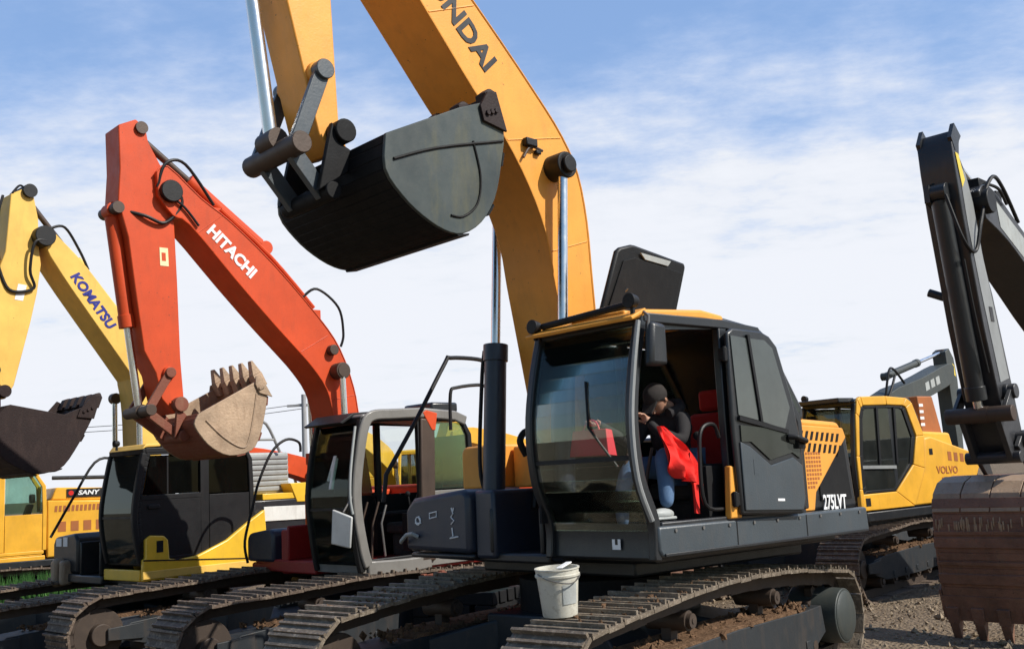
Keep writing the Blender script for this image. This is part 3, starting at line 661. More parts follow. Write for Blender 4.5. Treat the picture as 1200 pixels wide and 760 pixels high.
    hose(root, [(.70, -.55, 3.0), (.72, -.58, 2.7), (.78, -.57, 1.9), (.66, -.5, 1.6)], .018)
    hose(root, [(.55, -.22, 2.05), (.60, -.24, 2.18), (.52, -.22, 2.26), (.42, -.2, 2.1), (.5, -.2, 1.6)], .03)
    # ---- arm, cylinders and bucket
    A = [(2.62, 4.30), (2.74, 4.25), (2.86, 4.36), (2.93, 4.62), (3.03, 5.0), (3.15, 5.46), (3.48, 6.7), (3.42, 7.15), (2.80, 8.0), (2.58, 7.9), (2.72, 6.9), (2.737, 5.43), (2.688, 4.488)]
    a = boxboom(root, 'arm', A, .19, 'orange', [(2.715, 4.383), (2.875, 4.815)], .085)
    cylinder(root, 'arm_cylinder', (1.55, 0, 6.15), (2.66, 0, 7.86), .10, .05, .68, 'orange', eye=.1)
    cylinder(root, 'bucket_cylinder', (3.52, 0, 7.0), (3.135, 0, 4.30), .085, .052, .35, 'orange', eye=.1)
    linkage(root, (2.875, 4.815), (3.10, 4.21), (2.83, 3.91), .27, 'slate', 'pin', .12)
    P = [(2.66, 4.256), (1.974, 4.601), (1.60, 4.75), (1.535, 4.50), (1.58, 4.22), (1.66, 3.945), (1.80, 3.745), (1.986, 3.63), (2.16, 3.632), (2.356, 3.71), (2.53, 3.83), (2.67, 4.0)]
    B = bucket(root, P, 2, .73, (2.715, 4.383), (2.82, 3.92), ('blacksteel', 'bucketside', 'darkbucket'), 5, .10, .27, cutter=.7)
    # wear plate bead and edge bead on the visible side
    for s in (1, -1):
        g = G(); g.tube([(u, s * .735, z) for u, z in sm2([(2.60, 4.08), (2.2, 4.24), (1.56, 4.42)], 4)], .012, 6)
        g.tube([(u, s * .735, z) for u, z in sm2([(1.86, 4.36), (1.80, 4.1), (1.84, 3.88), (1.98, 3.76), (2.10, 3.75)], 5)], .009, 6); g.build('weld_bead', M['blacksteel'], B)
    return root

# ------------------------------------------------------------------ orange-red excavator
def red_excavator():
    root = empty('excavator', (-2.19, 13.83, -.21), -R(90 + 46.0))
    tag(root, 'orange-red excavator with a grey open-doored cab and a tan bucket curled teeth up', 'excavator', 'excavators parked in the yard')
    undercarriage(root, 3.7, (.95, 0), 1.5, .60, 2.12, -2.3, .93, 'shoe', 'frame', seed=5)
    g = G(); g.plan([(-2.6, -1.35), (-2.6, 1.35), (.7, 1.35), (.7, .36), (.95, .36), (.95, -.36), (.8, -1.4), (-.2, -1.4)], 1.0, 1.16)
    g.box(-1.2, .95, -.32, -.28, 1.16, 1.6); g.box(-1.2, .95, .28, .32, 1.16, 1.6)
    g.build('upper_deck', M['darkred'], root, .02)
    g = G(); g.box(.0, .92, -.52, -.34, .98, 1.55); g.box(.3, .85, -1.42, -.55, 1.0, 1.1); g.build('valve_box', M['darkred'], root, .03)
    g = G(); g.front([(-1.42, 1.12), (-.72, 1.12), (-.72, 1.5), (-.80, 1.56), (-1.35, 1.5), (-1.42, 1.42)], .1, .92); g.build('tool_box', M['navy'], root, .04)
    g = G(); g.box(-1.0, .0, -1.4, -.5, 1.16, 2.0); g.build('fuel_tank', M['red'], root, .03)
    fr = [(.96, 1.06), (1.0, 1.25), (1.06, 1.7), (1.07, 2.05), (1.0, 2.5), (.905, 2.86)]
    c = cab(root, fr, 1.4, 1.0, 1.04, 2.95, 1.80, 'black', 'cabgrey', 'cabgrey', 'glass', 'open', bp=.95, sill=.16, rearm='cabgrey', pane='greenglass', chamfer=.16, rt=.08)
    # grey outer frame of the door side
    g = G(); v = 1.405
    g.bar([(u - .045, v, z) for u, z in sm2([(.93, 1.12), (.99, 1.3), (1.06, 1.7), (1.07, 2.05), (1.0, 2.5), (.92, 2.80), (.80, 2.91), (.5, 2.93), (.0, 2.95)], 5)], .05, .13)
    g.bar([(u, v, z) for u, z in sm2([(.9, 1.10), (.3, 1.08), (-.06, 1.10)], 4)], .05, .17)
    g.bar([(u, v - .004, z) for u, z in [(.05, 2.95), (-.55, 2.91), (-.74, 2.84)]], .05, .13)
    g.build('door_frame', M['cabgrey'], c, .02)
    g = G(); g.prism([(.10, 1.10), (-.13, 1.10), (-.20, 2.86), (.03, 2.88)], 1.36, 1.43); g.build('cab_pillar', M['pin'], c, .02)
    g = G(); g.prism([(-.14, 2.72), (-.0, 2.95), (-.06, 2.98), (-.24, 2.94), (-.20, 2.72)], 1.38, 1.435); g.build('pillar_cap', M['red'], c, .01)
    g = G(); g.prism([(1.10, 2.84), (.90, 2.96), (.50, 2.985), (.50, 2.955), (.88, 2.92), (1.06, 2.82)], .38, 1.2); g.build('visor', M['black'], c, .01)
    g = G(); g.tube(smoothpts([(1.03, 1.42, 2.78), (1.13, 1.45, 2.3), (1.16, 1.46, 1.95), (1.13, 1.46, 1.75)], 5), .016, 8); g.build('grab_bar', M['palegrey'], c)
    g = G(); g.loft([(1.34, 1.30, 1.42), (1.22, 1.52, 1.36), (1.20, 1.55, 1.72), (1.33, 1.33, 1.82)], [(1.30, 1.28, 1.42), (1.19, 1.50, 1.36), (1.17, 1.53, 1.72), (1.29, 1.31, 1.82)]); g.build('mirror', M['mirrorglass'], c, .015)
    G().tube([(1.12, 1.44, 1.95), (1.24, 1.43, 1.78)], .012, 8).build('mirror_arm', M['steel'], c)
    g = G(); g.box(-.75, -.30, .65, 1.25, 2.97, 3.10); g.build('cab_air_unit', M['charcoal'], c, .03)
    g = G(); g.box(-.74, -.745, .8, 1.1, 3.0, 3.06); g.build('decal', M['white'], c)
    G().tube(smoothpts([(.053, -1.38, 2.60), (.08, -1.38, 2.74), (.293, -1.38, 2.78), (.533, -1.38, 2.60), (.745, -1.38, 2.187), (.83, -1.38, 1.895), (.97, -1.38, 1.40), (.93, -1.38, 1.1)], 5), .02, 8).build('hand_rail', M['black'], root)
    # white rag stuck inside the windscreen, steering levers
    g = G(); g.bar([(1.03, .98, 2.45), (1.06, .86, 2.15)], .05, .012); g.bar([(1.03, .97, 2.42), (1.08, .92, 2.05)], .04, .012); g.build('rag', M['decalwhite'], c)
    G().tube([(.45, 1.15, 1.2), (.5, 1.16, 1.6), (.42, 1.16, 1.82)], .014, 8).build('control_lever', M['steel'], c)
    # engine house behind and counterweight
    g = G(); g.prism([(-.9, 1.16), (-.9, 2.05), (-2.2, 2.0), (-2.3, 1.16)], -1.35, 1.36); g.build('engine_house', M['red'], root, .03)
    g = G(); g.plan([(-2.2, -1.35), (-2.5, -1.25), (-2.75, -.7), (-2.75, .7), (-2.5, 1.25), (-2.2, 1.36)], 1.0, 1.95); g.build('counterweight', M['cabgrey'], root, .06)
    up = [(2.97, 5.90), (2.825, 5.992), (2.40, 5.66), (2.013, 5.42), (1.409, 4.935), (.762, 4.30), (.44, 3.89), (.237, 3.38), (.16, 2.95), (.03, 2.2), (-.08, 1.5)]
    lo = [(.24, 1.5), (.42, 2.3), (.56, 3.0), (.66, 3.35), (.86, 3.62), (1.09, 3.85), (1.45, 4.19), (1.95, 4.69), (2.55, 5.31), (2.763, 5.40), (2.95, 5.62)]
    b = boxboom(root, 'boom', sm2(up, 3) + sm2(lo, 3), .27, 'red', [(.08, 1.58)], .1)
    G().cyl((2.80, -.33, 5.68), (2.80, .34, 5.68), .135, n=22).build('pivot_pin', M['black'], b, .01)
    g = G()
    for s in (-1, 1): G().cyl((.50, s * .26, 3.58), (.50, s * .44, 3.58), .11, n=20).build('boom_pin', M['pin'], b, .008); G().cyl((.58, s * .26, 3.86), (.58, s * .36, 3.86), .07, n=16).build('boom_pin', M['pin'], b, .008)
    g = G()
    for a_, b_ in (((2.45, 5.22), (2.13, 5.48)), ((1.04, 3.82), (.62, 4.06)), ((.60, 3.2), (.21, 3.28))): g.tube([(a_[0], .2705, a_[1]), (b_[0], .2705, b_[1])], .006, 6)
    for pts in (up, lo[1:]): g.tube([(u, .27, z) for u, z in sm2(pts, 3)], .010, 6)
    g.build('weld_seam', M['red'], b)
    lettering('HITACHI', M['decalwhite'], b, (2.30, 5.30), (-.76, -.68), .205, .272, 'LEFT', .04)
    g = G(); g.box(2.02, 2.22, -.12, .12, 5.42, 5.62); g.build('pipe_clamp', M['red'], b, .01); G().box(.70, .84, .05, .24, 4.24, 4.40).build('pipe_clamp', M['red'], b, .01)
    for v in (.12, .19): G().tube(smoothpts([(2.1, v, 5.58), (1.42, v, 5.06), (.78, v, 4.43)], 4), .028, 8).build('boom_pipe', M['red'], b)
    hose(b, [(.95, .2, 4.56), (.75, .24, 4.68), (.45, .28, 4.45), (.38, .28, 4.1), (.42, .27, 3.92)], .018)
    hose(b, [(2.95, .25, 5.72), (2.86, .28, 6.02), (2.6, .26, 6.06), (2.2, .2, 5.62)], .02)
    hose(b, [(2.9, .3, 5.66), (2.65, .3, 5.52), (2.45, .3, 5.3)], .016)
    for s in (-1, 1): cylinder(root, 'lift_cylinder', (.42, s * .40, 1.25), (.50, s * .40, 3.58), .09, .042, .55, 'red', eye=.05)
    # arm and front ends
    A = [(3.40, 6.42), (3.19, 6.53), (3.07, 6.44), (3.04, 6.28), (2.878, 6.0), (2.72, 5.4), (2.68, 4.6), (2.645, 3.68), (2.60, 3.14), (2.72, 3.02), (2.88, 3.2), (2.95, 3.5), (3.09, 3.75), (3.20, 4.5), (3.28, 5.083), (3.40, 5.5), (3.38, 5.9)]
    a = boxboom(root, 'arm', A, .20, 'red', [(2.68, 3.13), (2.80, 3.50)], .075)
    g = G(); g.cyl((3.13, -.24, 6.43), (3.13, .24, 6.43), .075, n=18); g.build('arm_pin', M['pin'], a)
    g = G(); g.cyl((3.40, -.22, 5.42), (3.40, .22, 5.42), .07, n=18); g.build('arm_pin', M['pin'], a)
    G().prism([(2.905, 5.0), (2.80, 5.0), (2.79, 4.78), (2.895, 4.78)], .2005, .204).build('decal', M['decalcream'], a)
    G().prism([(2.88, 4.94), (2.83, 4.94), (2.825, 4.84), (2.875, 4.84)], .2042, .206).build('decal_mark', M['red'], a)
    cylinder(root, 'arm_cylinder', (1.40, 0, 5.20), (3.13, 0, 6.43), .085, .045, .60, 'red', 'pin', eye=.09)
    cylinder(root, 'bucket_cylinder', (3.40, 0, 5.42), (3.06, 0, 3.06), .085, .045, .58, 'red', eye=.09)
    hose(root, [(3.38, .12, 5.42), (3.1, .24, 5.35), (2.85, .24, 5.30), (2.65, .26, 5.55), (2.72, .26, 5.75)], .022)
    linkage(root, (2.80, 3.50), (3.06, 3.06), (2.66, 2.76), .24, 'redrust', 'pin', .10)
    P = [(2.60, 3.0), (1.781, 3.429), (1.715, 3.30), (1.735, 3.05), (1.82, 2.736), (1.934, 2.56), (2.22, 2.505), (2.44, 2.60), (2.58, 2.74), (2.66, 2.88)]
    Bk = bucket(root, P, 1, .57, (2.68, 3.13), (2.64, 2.76), ('redrust', 'tan', 'tan'), 5, .24, .24, cutter=.42)
    G().tube([(u, .572, z) for u, z in sm2([(2.52, 2.92), (2.30, 2.72), (2.08, 2.60), (1.98, 2.66), (1.90, 3.0), (1.86, 3.24)], 4)], .012, 6).build('weld_bead', M['rustpale'], Bk)
    return root

# ------------------------------------------------------------------ yellow excavator behind the red one
def yellow_excavator():
    root = empty('excavator', (-5.74, 15.74, -.35), -R(90 + 41.2))
    tag(root, 'faded yellow excavator with black-windowed cab over bright yellow sill, dark bucket at left edge', 'excavator', 'excavators parked in the yard')
    undercarriage(root, -2, (.75, 0), 1.5, .60, 2.2, -2.2, .92, 'shoe', 'frame', seed=9)
    g = G(); g.plan([(-2.6, -1.35), (-2.6, 1.35), (.8, 1.35), (.8, .36), (.95, .36), (.95, -.36), (.8, -1.4)], 1.0, 1.12)
    g.box(-1.2, .95, -.32, -.28, 1.12, 1.6); g.box(-1.2, .95, .28, .32, 1.12, 1.6)
    g.build('upper_deck', M['charcoal'], root, .02); g = G(); g.box(.86, .915, .36, 1.385, 1.066, 1.22); g.build('front_sill', M['yellow'], root, .012)
    g = G(); g.front([(-1.42, 1.12), (-.6, 1.12), (-.6, 1.62), (-.7, 1.72), (-1.35, 1.66), (-1.42, 1.55)], .0, .85); g.build('tool_box', M['charcoal'], root, .04)
    G().front([(-1.3, 1.52), (-1.12, 1.52), (-1.12, 1.64), (-1.3, 1.64)], .851, .856).build('decal', M['decalwhite'], root)
    G().front([(-1.06, 1.52), (-.92, 1.52), (-.92, 1.66), (-1.06, 1.66)], .851, .856).build('decal', M['decalwhite'], root)
    g = G(); g.front([(-1.18, .92), (-1.02, .92), (-1.0, 1.3), (-1.08, 1.36), (-1.2, 1.28)], .80, 1.0); g.front([(-.95, .95), (-.82, .95), (-.82, 1.3), (-.95, 1.33)], .80, .98); g.build('step_bracket', M['rustpale'], root, .04)
    G().tube(smoothpts([(.9, -1.4, 1.66), (.55, -1.4, 2.25), (.2, -1.4, 2.8), (-.1, -1.4, 2.85), (-.2, -1.4, 2.6), (-.2, -1.4, 1.7)], 4), .022, 8).build('hand_rail', M['black'], root)
    fr = [(.88, 1.30), (.93, 1.5), (.98, 1.85), (.97, 2.15), (.90, 2.55), (.84, 2.82)]
    c = cab(root, fr, 1.4, 1.0, 1.28, 2.93, 1.80, 'black', 'fadedyellow', 'black', 'darkglass', 'closed', 'black', bp=1.0, sill=.05, rearm='black', pane='blackglass', chamfer=.12,
            roofpts=[(.88, 2.87), (.82, 2.95), (.60, 2.96), (.60, 2.91), (.82, 2.9)])
    g = G(); g.prism([(.58, 2.88), (.58, 2.955), (-.8, 2.93), (-.88, 2.85)], .42, 1.38); g.build('rear_roof', M['black'], c, .03)
    work_light(c, (.94, .75, 2.99), r=.05)
    # swept yellow side
    Y = [(.90, 1.066), (.90, 1.36), (.86, 1.372), (.86, 1.63), (.78, 1.68), (.58, 1.66), (.52, 1.60), (.50, 1.34), (.349, 1.313), (.052, 1.344), (-.427, 1.522), (-.80, 1.76), (-1.043, 1.90), (-1.09, 1.92), (-1.15, 1.05), (0, 1.06)]
    g = G(); g.prism(Y, 1.385, 1.455); g.build('side_panel', M['yellow'], root, .015)
    g = G(); g.prism([(.91, 1.09), (.91, 1.20), (-1.15, 1.19), (-1.15, 1.08)], 1.456, 1.475); g.build('side_rail', M['fadedyellow'], root, .012)
    G().prism([(.70, 1.44), (.60, 1.44), (.60, 1.60), (.70, 1.60)], 1.456, 1.46).build('panel_opening', M['inner'], root)
    g = G(); g.prism([(.90, 1.34), (-1.0, 1.20), (-1.0, 1.215), (.90, 1.36)], 1.4565, 1.462); g.build('trim_strip', M['black'], root)
    # rear quarter: louvred grey hood, yellow band, white strip, dark panel, rail
    g = G(); g.prism([(-.95, 1.1), (-.95, 2.06), (-2.2, 2.06), (-2.3, 1.1)], -1.35, 1.37); g.build('engine_house', M['charcoal'], root, .02)
    g = G(); g.prism([(-1.12, 1.74), (-1.12, 1.96), (-2.2, 1.94), (-2.2, 1.72)], 1.372, 1.39); g.build('side_band_and_lit_face', M['white'], root, .005)
    g = G(); g.prism([(-1.12, 2.06), (-1.12, 2.16), (-1.95, 2.15), (-1.95, 2.06)], .9, 1.36); g.prism([(-1.75, 2.0), (-1.62, 2.3), (-1.95, 2.3), (-2.0, 2.0)], 1.1, 1.38); g.build('hood_band', M['yellow'], root, .01)
    g = G(); g.box(-1.8, -1.0, -.9, 1.1, 2.16, 2.80); g.build('engine_hood', M['palegrey'], root, .03)
    g = G()
    for k in range(7): g.box(-1.78, -1.02, 1.1005, 1.12, 2.20 + .083 * k, 2.245 + .083 * k)
    g.build('louvre', M['steelgrey'], root, .004)
    G().tube(smoothpts([(-1.0, 1.15, 2.8), (-1.15, 1.15, 3.2), (-1.35, 1.15, 3.25), (-1.60, 1.15, 2.8)], 4), .025, 8).build('hand_rail', M['steelgrey'], root)
    G().tube([(-1.08, 1.15, 3.0), (-1.5, 1.15, 3.0)], .02, 8).build('hand_rail', M['steelgrey'], root)
    lettering('K', M['decalyellow'], root, (-1.28, 1.47), (-1, 0), .24, 1.372, 'LEFT', .05, width=1.6)
    g = G(); g.plan([(-2.2, -1.35), (-2.5, -1.25), (-2.75, -.7), (-2.75, .7), (-2.5, 1.25), (-2.2, 1.36)], 1.0, 2.0); g.build('counterweight', M['charcoal'], root, .06)
    up = [(1.80, 5.95), (1.66, 6.08), (1.55, 6.02), (1.141, 5.632), (.589, 4.953), (.227, 4.354), (.05, 3.7), (-.05, 2.8), (-.1, 1.5)]
    lo = [(.24, 1.5), (.30, 2.8), (.33, 3.5), (.40, 3.95), (.504, 4.131), (1.369, 5.271), (1.70, 5.74)]
    b = boxboom(root, 'boom', sm2(up, 3) + sm2(lo, 3), .27, 'fadedyellow', [(.08, 1.58)], .1)
    G().cyl((1.80, -.33, 6.02), (1.80, .35, 6.02), .15, n=22).build('pivot_pin', M['black'], b, .01)
    lettering('KOMATSU', M['decalblue'], b, (1.36, 5.52), (-.60, -.76), .205, .272, 'LEFT', .04, shear=.12)
    hose(b, [(1.72, .3, 6.15), (1.5, .28, 6.2), (1.25, .22, 5.9), (1.1, .2, 5.62)], .02)
    hose(b, [(1.78, .33, 5.95), (1.95, .33, 5.9), (1.99, .28, 5.5), (1.92, .24, 5.25), (2.25, .22, 5.2), (2.42, .2, 5.6)], .022)
    for s in (-1, 1): cylinder(root, 'lift_cylinder', (.35, s * .38, 1.2), (.38, s * .38, 3.75), .09, .042, .55, 'amber', eye=.05)
    A = [(2.24, 6.60), (2.08, 6.70), (1.98, 6.74), (1.92, 6.62), (1.85, 6.284), (1.84, 5.9), (1.80, 5.62), (1.85, 5.2), (1.935, 4.766), (2.15, 3.85), (2.26, 3.66), (2.42, 3.66), (2.56, 3.85), (2.56, 4.3), (2.44, 5.0), (2.40, 5.45), (2.30, 5.75)]
    a = boxboom(root, 'arm', A, .20, 'fadedyellow', [(2.30, 3.76)], .075)
    G().cyl((1.99, -.26, 6.68), (1.99, .26, 6.68), .10, n=20).build('arm_pin', M['black'], a)
    G().prism([(2.12, 5.30), (2.0, 5.29), (2.05, 5.06), (2.165, 5.07)], .2005, .204).build('decal', M['decalwhite'], a)
    cylinder(root, 'arm_cylinder', (.22, 0, 4.62), (1.99, 0, 6.68), .085, .042, .56, 'fadedyellow', 'pin', eye=.09)
    cylinder(root, 'bucket_cylinder', (2.42, 0, 5.6), (2.62, 0, 3.72), .08, .042, .55, 'amber', eye=.09)
    hose(a, [(2.36, .22, 6.55), (2.42, .24, 6.3), (2.43, .24, 5.9), (2.40, .24, 5.6)], .02); hose(root, [(2.22, .2, 6.62), (2.1, .15, 6.76), (2.0, .12, 6.72)], .016)
    linkage(root, (2.42, 4.05), (2.64, 3.72), (2.44, 3.40), .23, 'pin', 'pin', .10)
    P = [(2.34, 3.55), (1.60, 3.42), (1.10, 3.63), (1.20, 3.36), (1.38, 3.02), (1.594, 2.708), (1.80, 2.62), (2.015, 2.605), (2.27, 2.72), (2.457, 2.87), (2.54, 3.1), (2.50, 3.4)]
    bucket(root, P, 2, .56, (2.30, 3.76), (2.46, 3.40), ('darkbucket', 'darkbucket', 'darkbucket'), 5, .12, .23)
    return root
# ------------------------------------------------------------------ amber excavator on the right
def ring(g, outer, inner, v0, v1):
    n = len(outer)
    for i in range(n):
        j = (i + 1) % n; g.prism([outer[i], outer[j], inner[j], inner[i]], v0, v1)
    return g

def amber_excavator():
    root = empty('excavator', (5.17, 17.26, -.21), -R(90 + 52.6))
    tag(root, 'amber excavator with yellow-framed dark cab door and muddy tracks, right of the nearest one', 'excavator', 'excavators parked in the yard')
    undercarriage(root, 12.0, (.0, 0), 1.5, .62, 2.15, -2.1, .95, 'shoe', 'frame', seed=12)
    g = G(); g.plan([(-2.6, -1.3), (-2.6, 1.3), (.8, 1.3), (.8, .36), (.95, .36), (.95, -.36), (.8, -1.4)], 1.0, 1.16); g.build('upper_deck', M['charcoal'], root, .02)
    g = G(); g.prism([(1.0, 1.10), (1.0, 1.25), (-2.5, 1.25), (-2.4, 1.10)], 1.28, 1.40); g.build('side_skirt', M['charcoal'], root, .02)
    g = G(); g.front([(-1.42, 1.16), (-.5, 1.16), (-.5, 1.72), (-1.42, 1.66)], -.3, .9); g.build('tool_box', M['amber'], root, .04)
    fr = [(1.04, 1.28), (1.10, 1.5), (1.13, 1.9), (1.10, 2.3), (1.03, 2.7), (.97, 2.90)]
    c = cab(root, fr, 1.385, 1.0, 1.26, 3.0, 1.75, 'charcoal', 'charcoal', 'charcoal', 'glass', 'open', bp=.95, sill=.2, rearm='none', chamfer=.2)
    O = [(1.14, 1.27), (1.135, 1.6), (1.13, 2.1), (1.04, 2.75), (.97, 2.96), (.88, 3.01), (.2, 3.02), (-.38, 2.99), (-.52, 2.92), (-.78, 2.38), (-.70, 1.85), (-.3, 1.27)]
    I = [(1.05, 1.52), (1.06, 1.6), (1.05, 2.1), (.96, 2.70), (.90, 2.83), (.84, 2.87), (.2, 2.88), (-.26, 2.87), (-.34, 2.84), (-.55, 2.37), (-.38, 1.92), (.17, 1.52)]
    g = ring(G(), O, I, 1.34, 1.41); g.build('cab_frame', M['amber'], c, .014)
    g = ring(G(), [(u * .985 + .005, z * .99 + .02) for u, z in I], [(u * .86 + .04, z * .93 + .155) for u, z in I], 1.36, 1.395); g.build('door', M['black'], c, .006)
    G().prism([(u * .97 + .01, z * .985 + .035) for u, z in I], 1.372, 1.378).build('door_window', M['darkglass'], c)
    g = G(); g.bar([(1.0, 1.39, 1.93), (.10, 1.39, 1.90)], .03, .05); g.build('window_bar', M['steelgrey'], c)
    g = G(); g.bar([(.52, 1.385, 1.93), (.46, 1.385, 2.85)], .03, .05); g.bar([(.05, 1.385, 1.95), (-.02, 1.385, 2.85)], .03, .05); g.build('window_bar', M['black'], c)
    G().prism([(1.02, 1.34), (.90, 1.34), (.90, 1.46), (1.02, 1.46)], 1.411, 1.415).build('vent_hole', M['inner'], c)
    g = G(); g.box(.9, 1.3, .42, 1.3, 2.93, 3.0); g.build('visor', M['charcoal'], c, .01)
    work_light(c, (1.05, .5, 3.05)); G().tube([(1.02, .42, 2.9), (1.12, .30, 2.9), (1.12, .28, 2.6)], .014).build('mirror_arm', M['black'], c)
    # body behind the cab
    g = G(); g.prism([(-.31, 1.27), (-.72, 1.85), (-.80, 2.34), (-1.0, 2.36), (-2.30, 2.06), (-2.58, 2.0), (-2.62, 1.93), (-2.42, 1.78), (-2.25, 1.55), (-1.95, 1.27)], -1.3, 1.39); h = g.build('engine_house', M['amber'], root, .03)
    g = G(); g.prism([(-.85, 2.36), (-.9, 2.52), (-1.25, 2.46), (-2.1, 2.42), (-2.2, 2.12)], -.8, 1.1); g.build('engine_hood', M['amber'], root, .04)
    g = G()
    for k in range(5):
        u = -1.45 - .19 * k; g.prism([(u, 2.10 - .02 * k), (u - .11, 2.09 - .02 * k), (u - .11, 1.94 - .015 * k), (u, 1.95 - .015 * k)], 1.3905, 1.394)
    g.build('louvre', M['rustorange'], h)
    G().prism([(-.90, 2.06), (-1.0, 2.06), (-1.0, 2.16), (-.90, 2.16)], 1.3905, 1.395).build('latch', M['black'], h)
    lettering('VOLVO', M['rustorange'], h, (-1.06, 1.80), (-1, -.03), .17, 1.391, 'LEFT', .02, width=1.15)
    g = G()
    for k in range(4): G().prism([(-1.2 - .2 * k, 1.62), (-1.27 - .2 * k, 1.62), (-1.27 - .2 * k, 1.68), (-1.2 - .2 * k, 1.68)], 1.3905, 1.394).build('decal', M['rustorange'], h)
    g = G(); g.plan([(-2.2, -1.3), (-2.5, -1.25), (-2.72, -.7), (-2.72, .7), (-2.5, 1.2), (-2.2, 1.30)], 1.1, 1.9); g.build('counterweight', M['charcoal'], root, .06)
    g = G(); g.loft([(-1.42, .25, 2.40), (-1.42, 1.0, 2.40), (-2.05, 1.0, 2.40), (-2.05, .25, 2.40)], [(-1.38, .25, 3.06), (-1.38, 1.0, 3.06), (-1.85, 1.0, 3.06), (-1.85, .25, 3.06)]); rc = g.build('raised_cover', M['rustorange'], root, .02)
    for k in range(4): G().box(-1.52, -1.40, 1.001, 1.006, 2.55 + .11 * k, 2.60 + .11 * k).build('decal', M['decalwhite'], rc)
    # boom lying low, hidden behind the nearest machine
    b = boxboom(root, 'boom', sm2([(-.05, 1.5), (.1, 2.2), (.6, 2.75), (1.6, 3.15), (4.6, 3.3)], 3) + sm2([(4.6, 3.0), (2.0, 2.65), (1.0, 2.3), (.5, 1.9), (.28, 1.5)], 3), .25, 'amber', [(.1, 1.58)], .1)
    boxboom(root, 'arm', [(4.3, 3.35), (4.75, 3.35), (5.0, 2.6), (4.4, .95), (4.2, 1.0), (4.4, 2.6)], .18, 'amber', [(4.5, 3.1)], .1)
    for s in (-1, 1): cylinder(root, 'lift_cylinder', (.8, s * .36, 1.2), (1.3, s * .36, 2.85), .08, .04, .6, 'amber', eye=.05)
    cylinder(root, 'bucket_cylinder', (4.95, 0, 2.7), (4.55, 0, 1.1), .07, .04, .6, 'amber')
    P = [(4.0, .95), (3.45, .55), (3.35, .42), (3.6, .25), (3.95, .2), (4.3, .3), (4.5, .6), (4.3, .85)]
    bucket(root, P, 2, .55, (4.30, 1.02), (4.52, .85), ('rust', 'rust', 'rust'), 5, .15, .22)
    return root

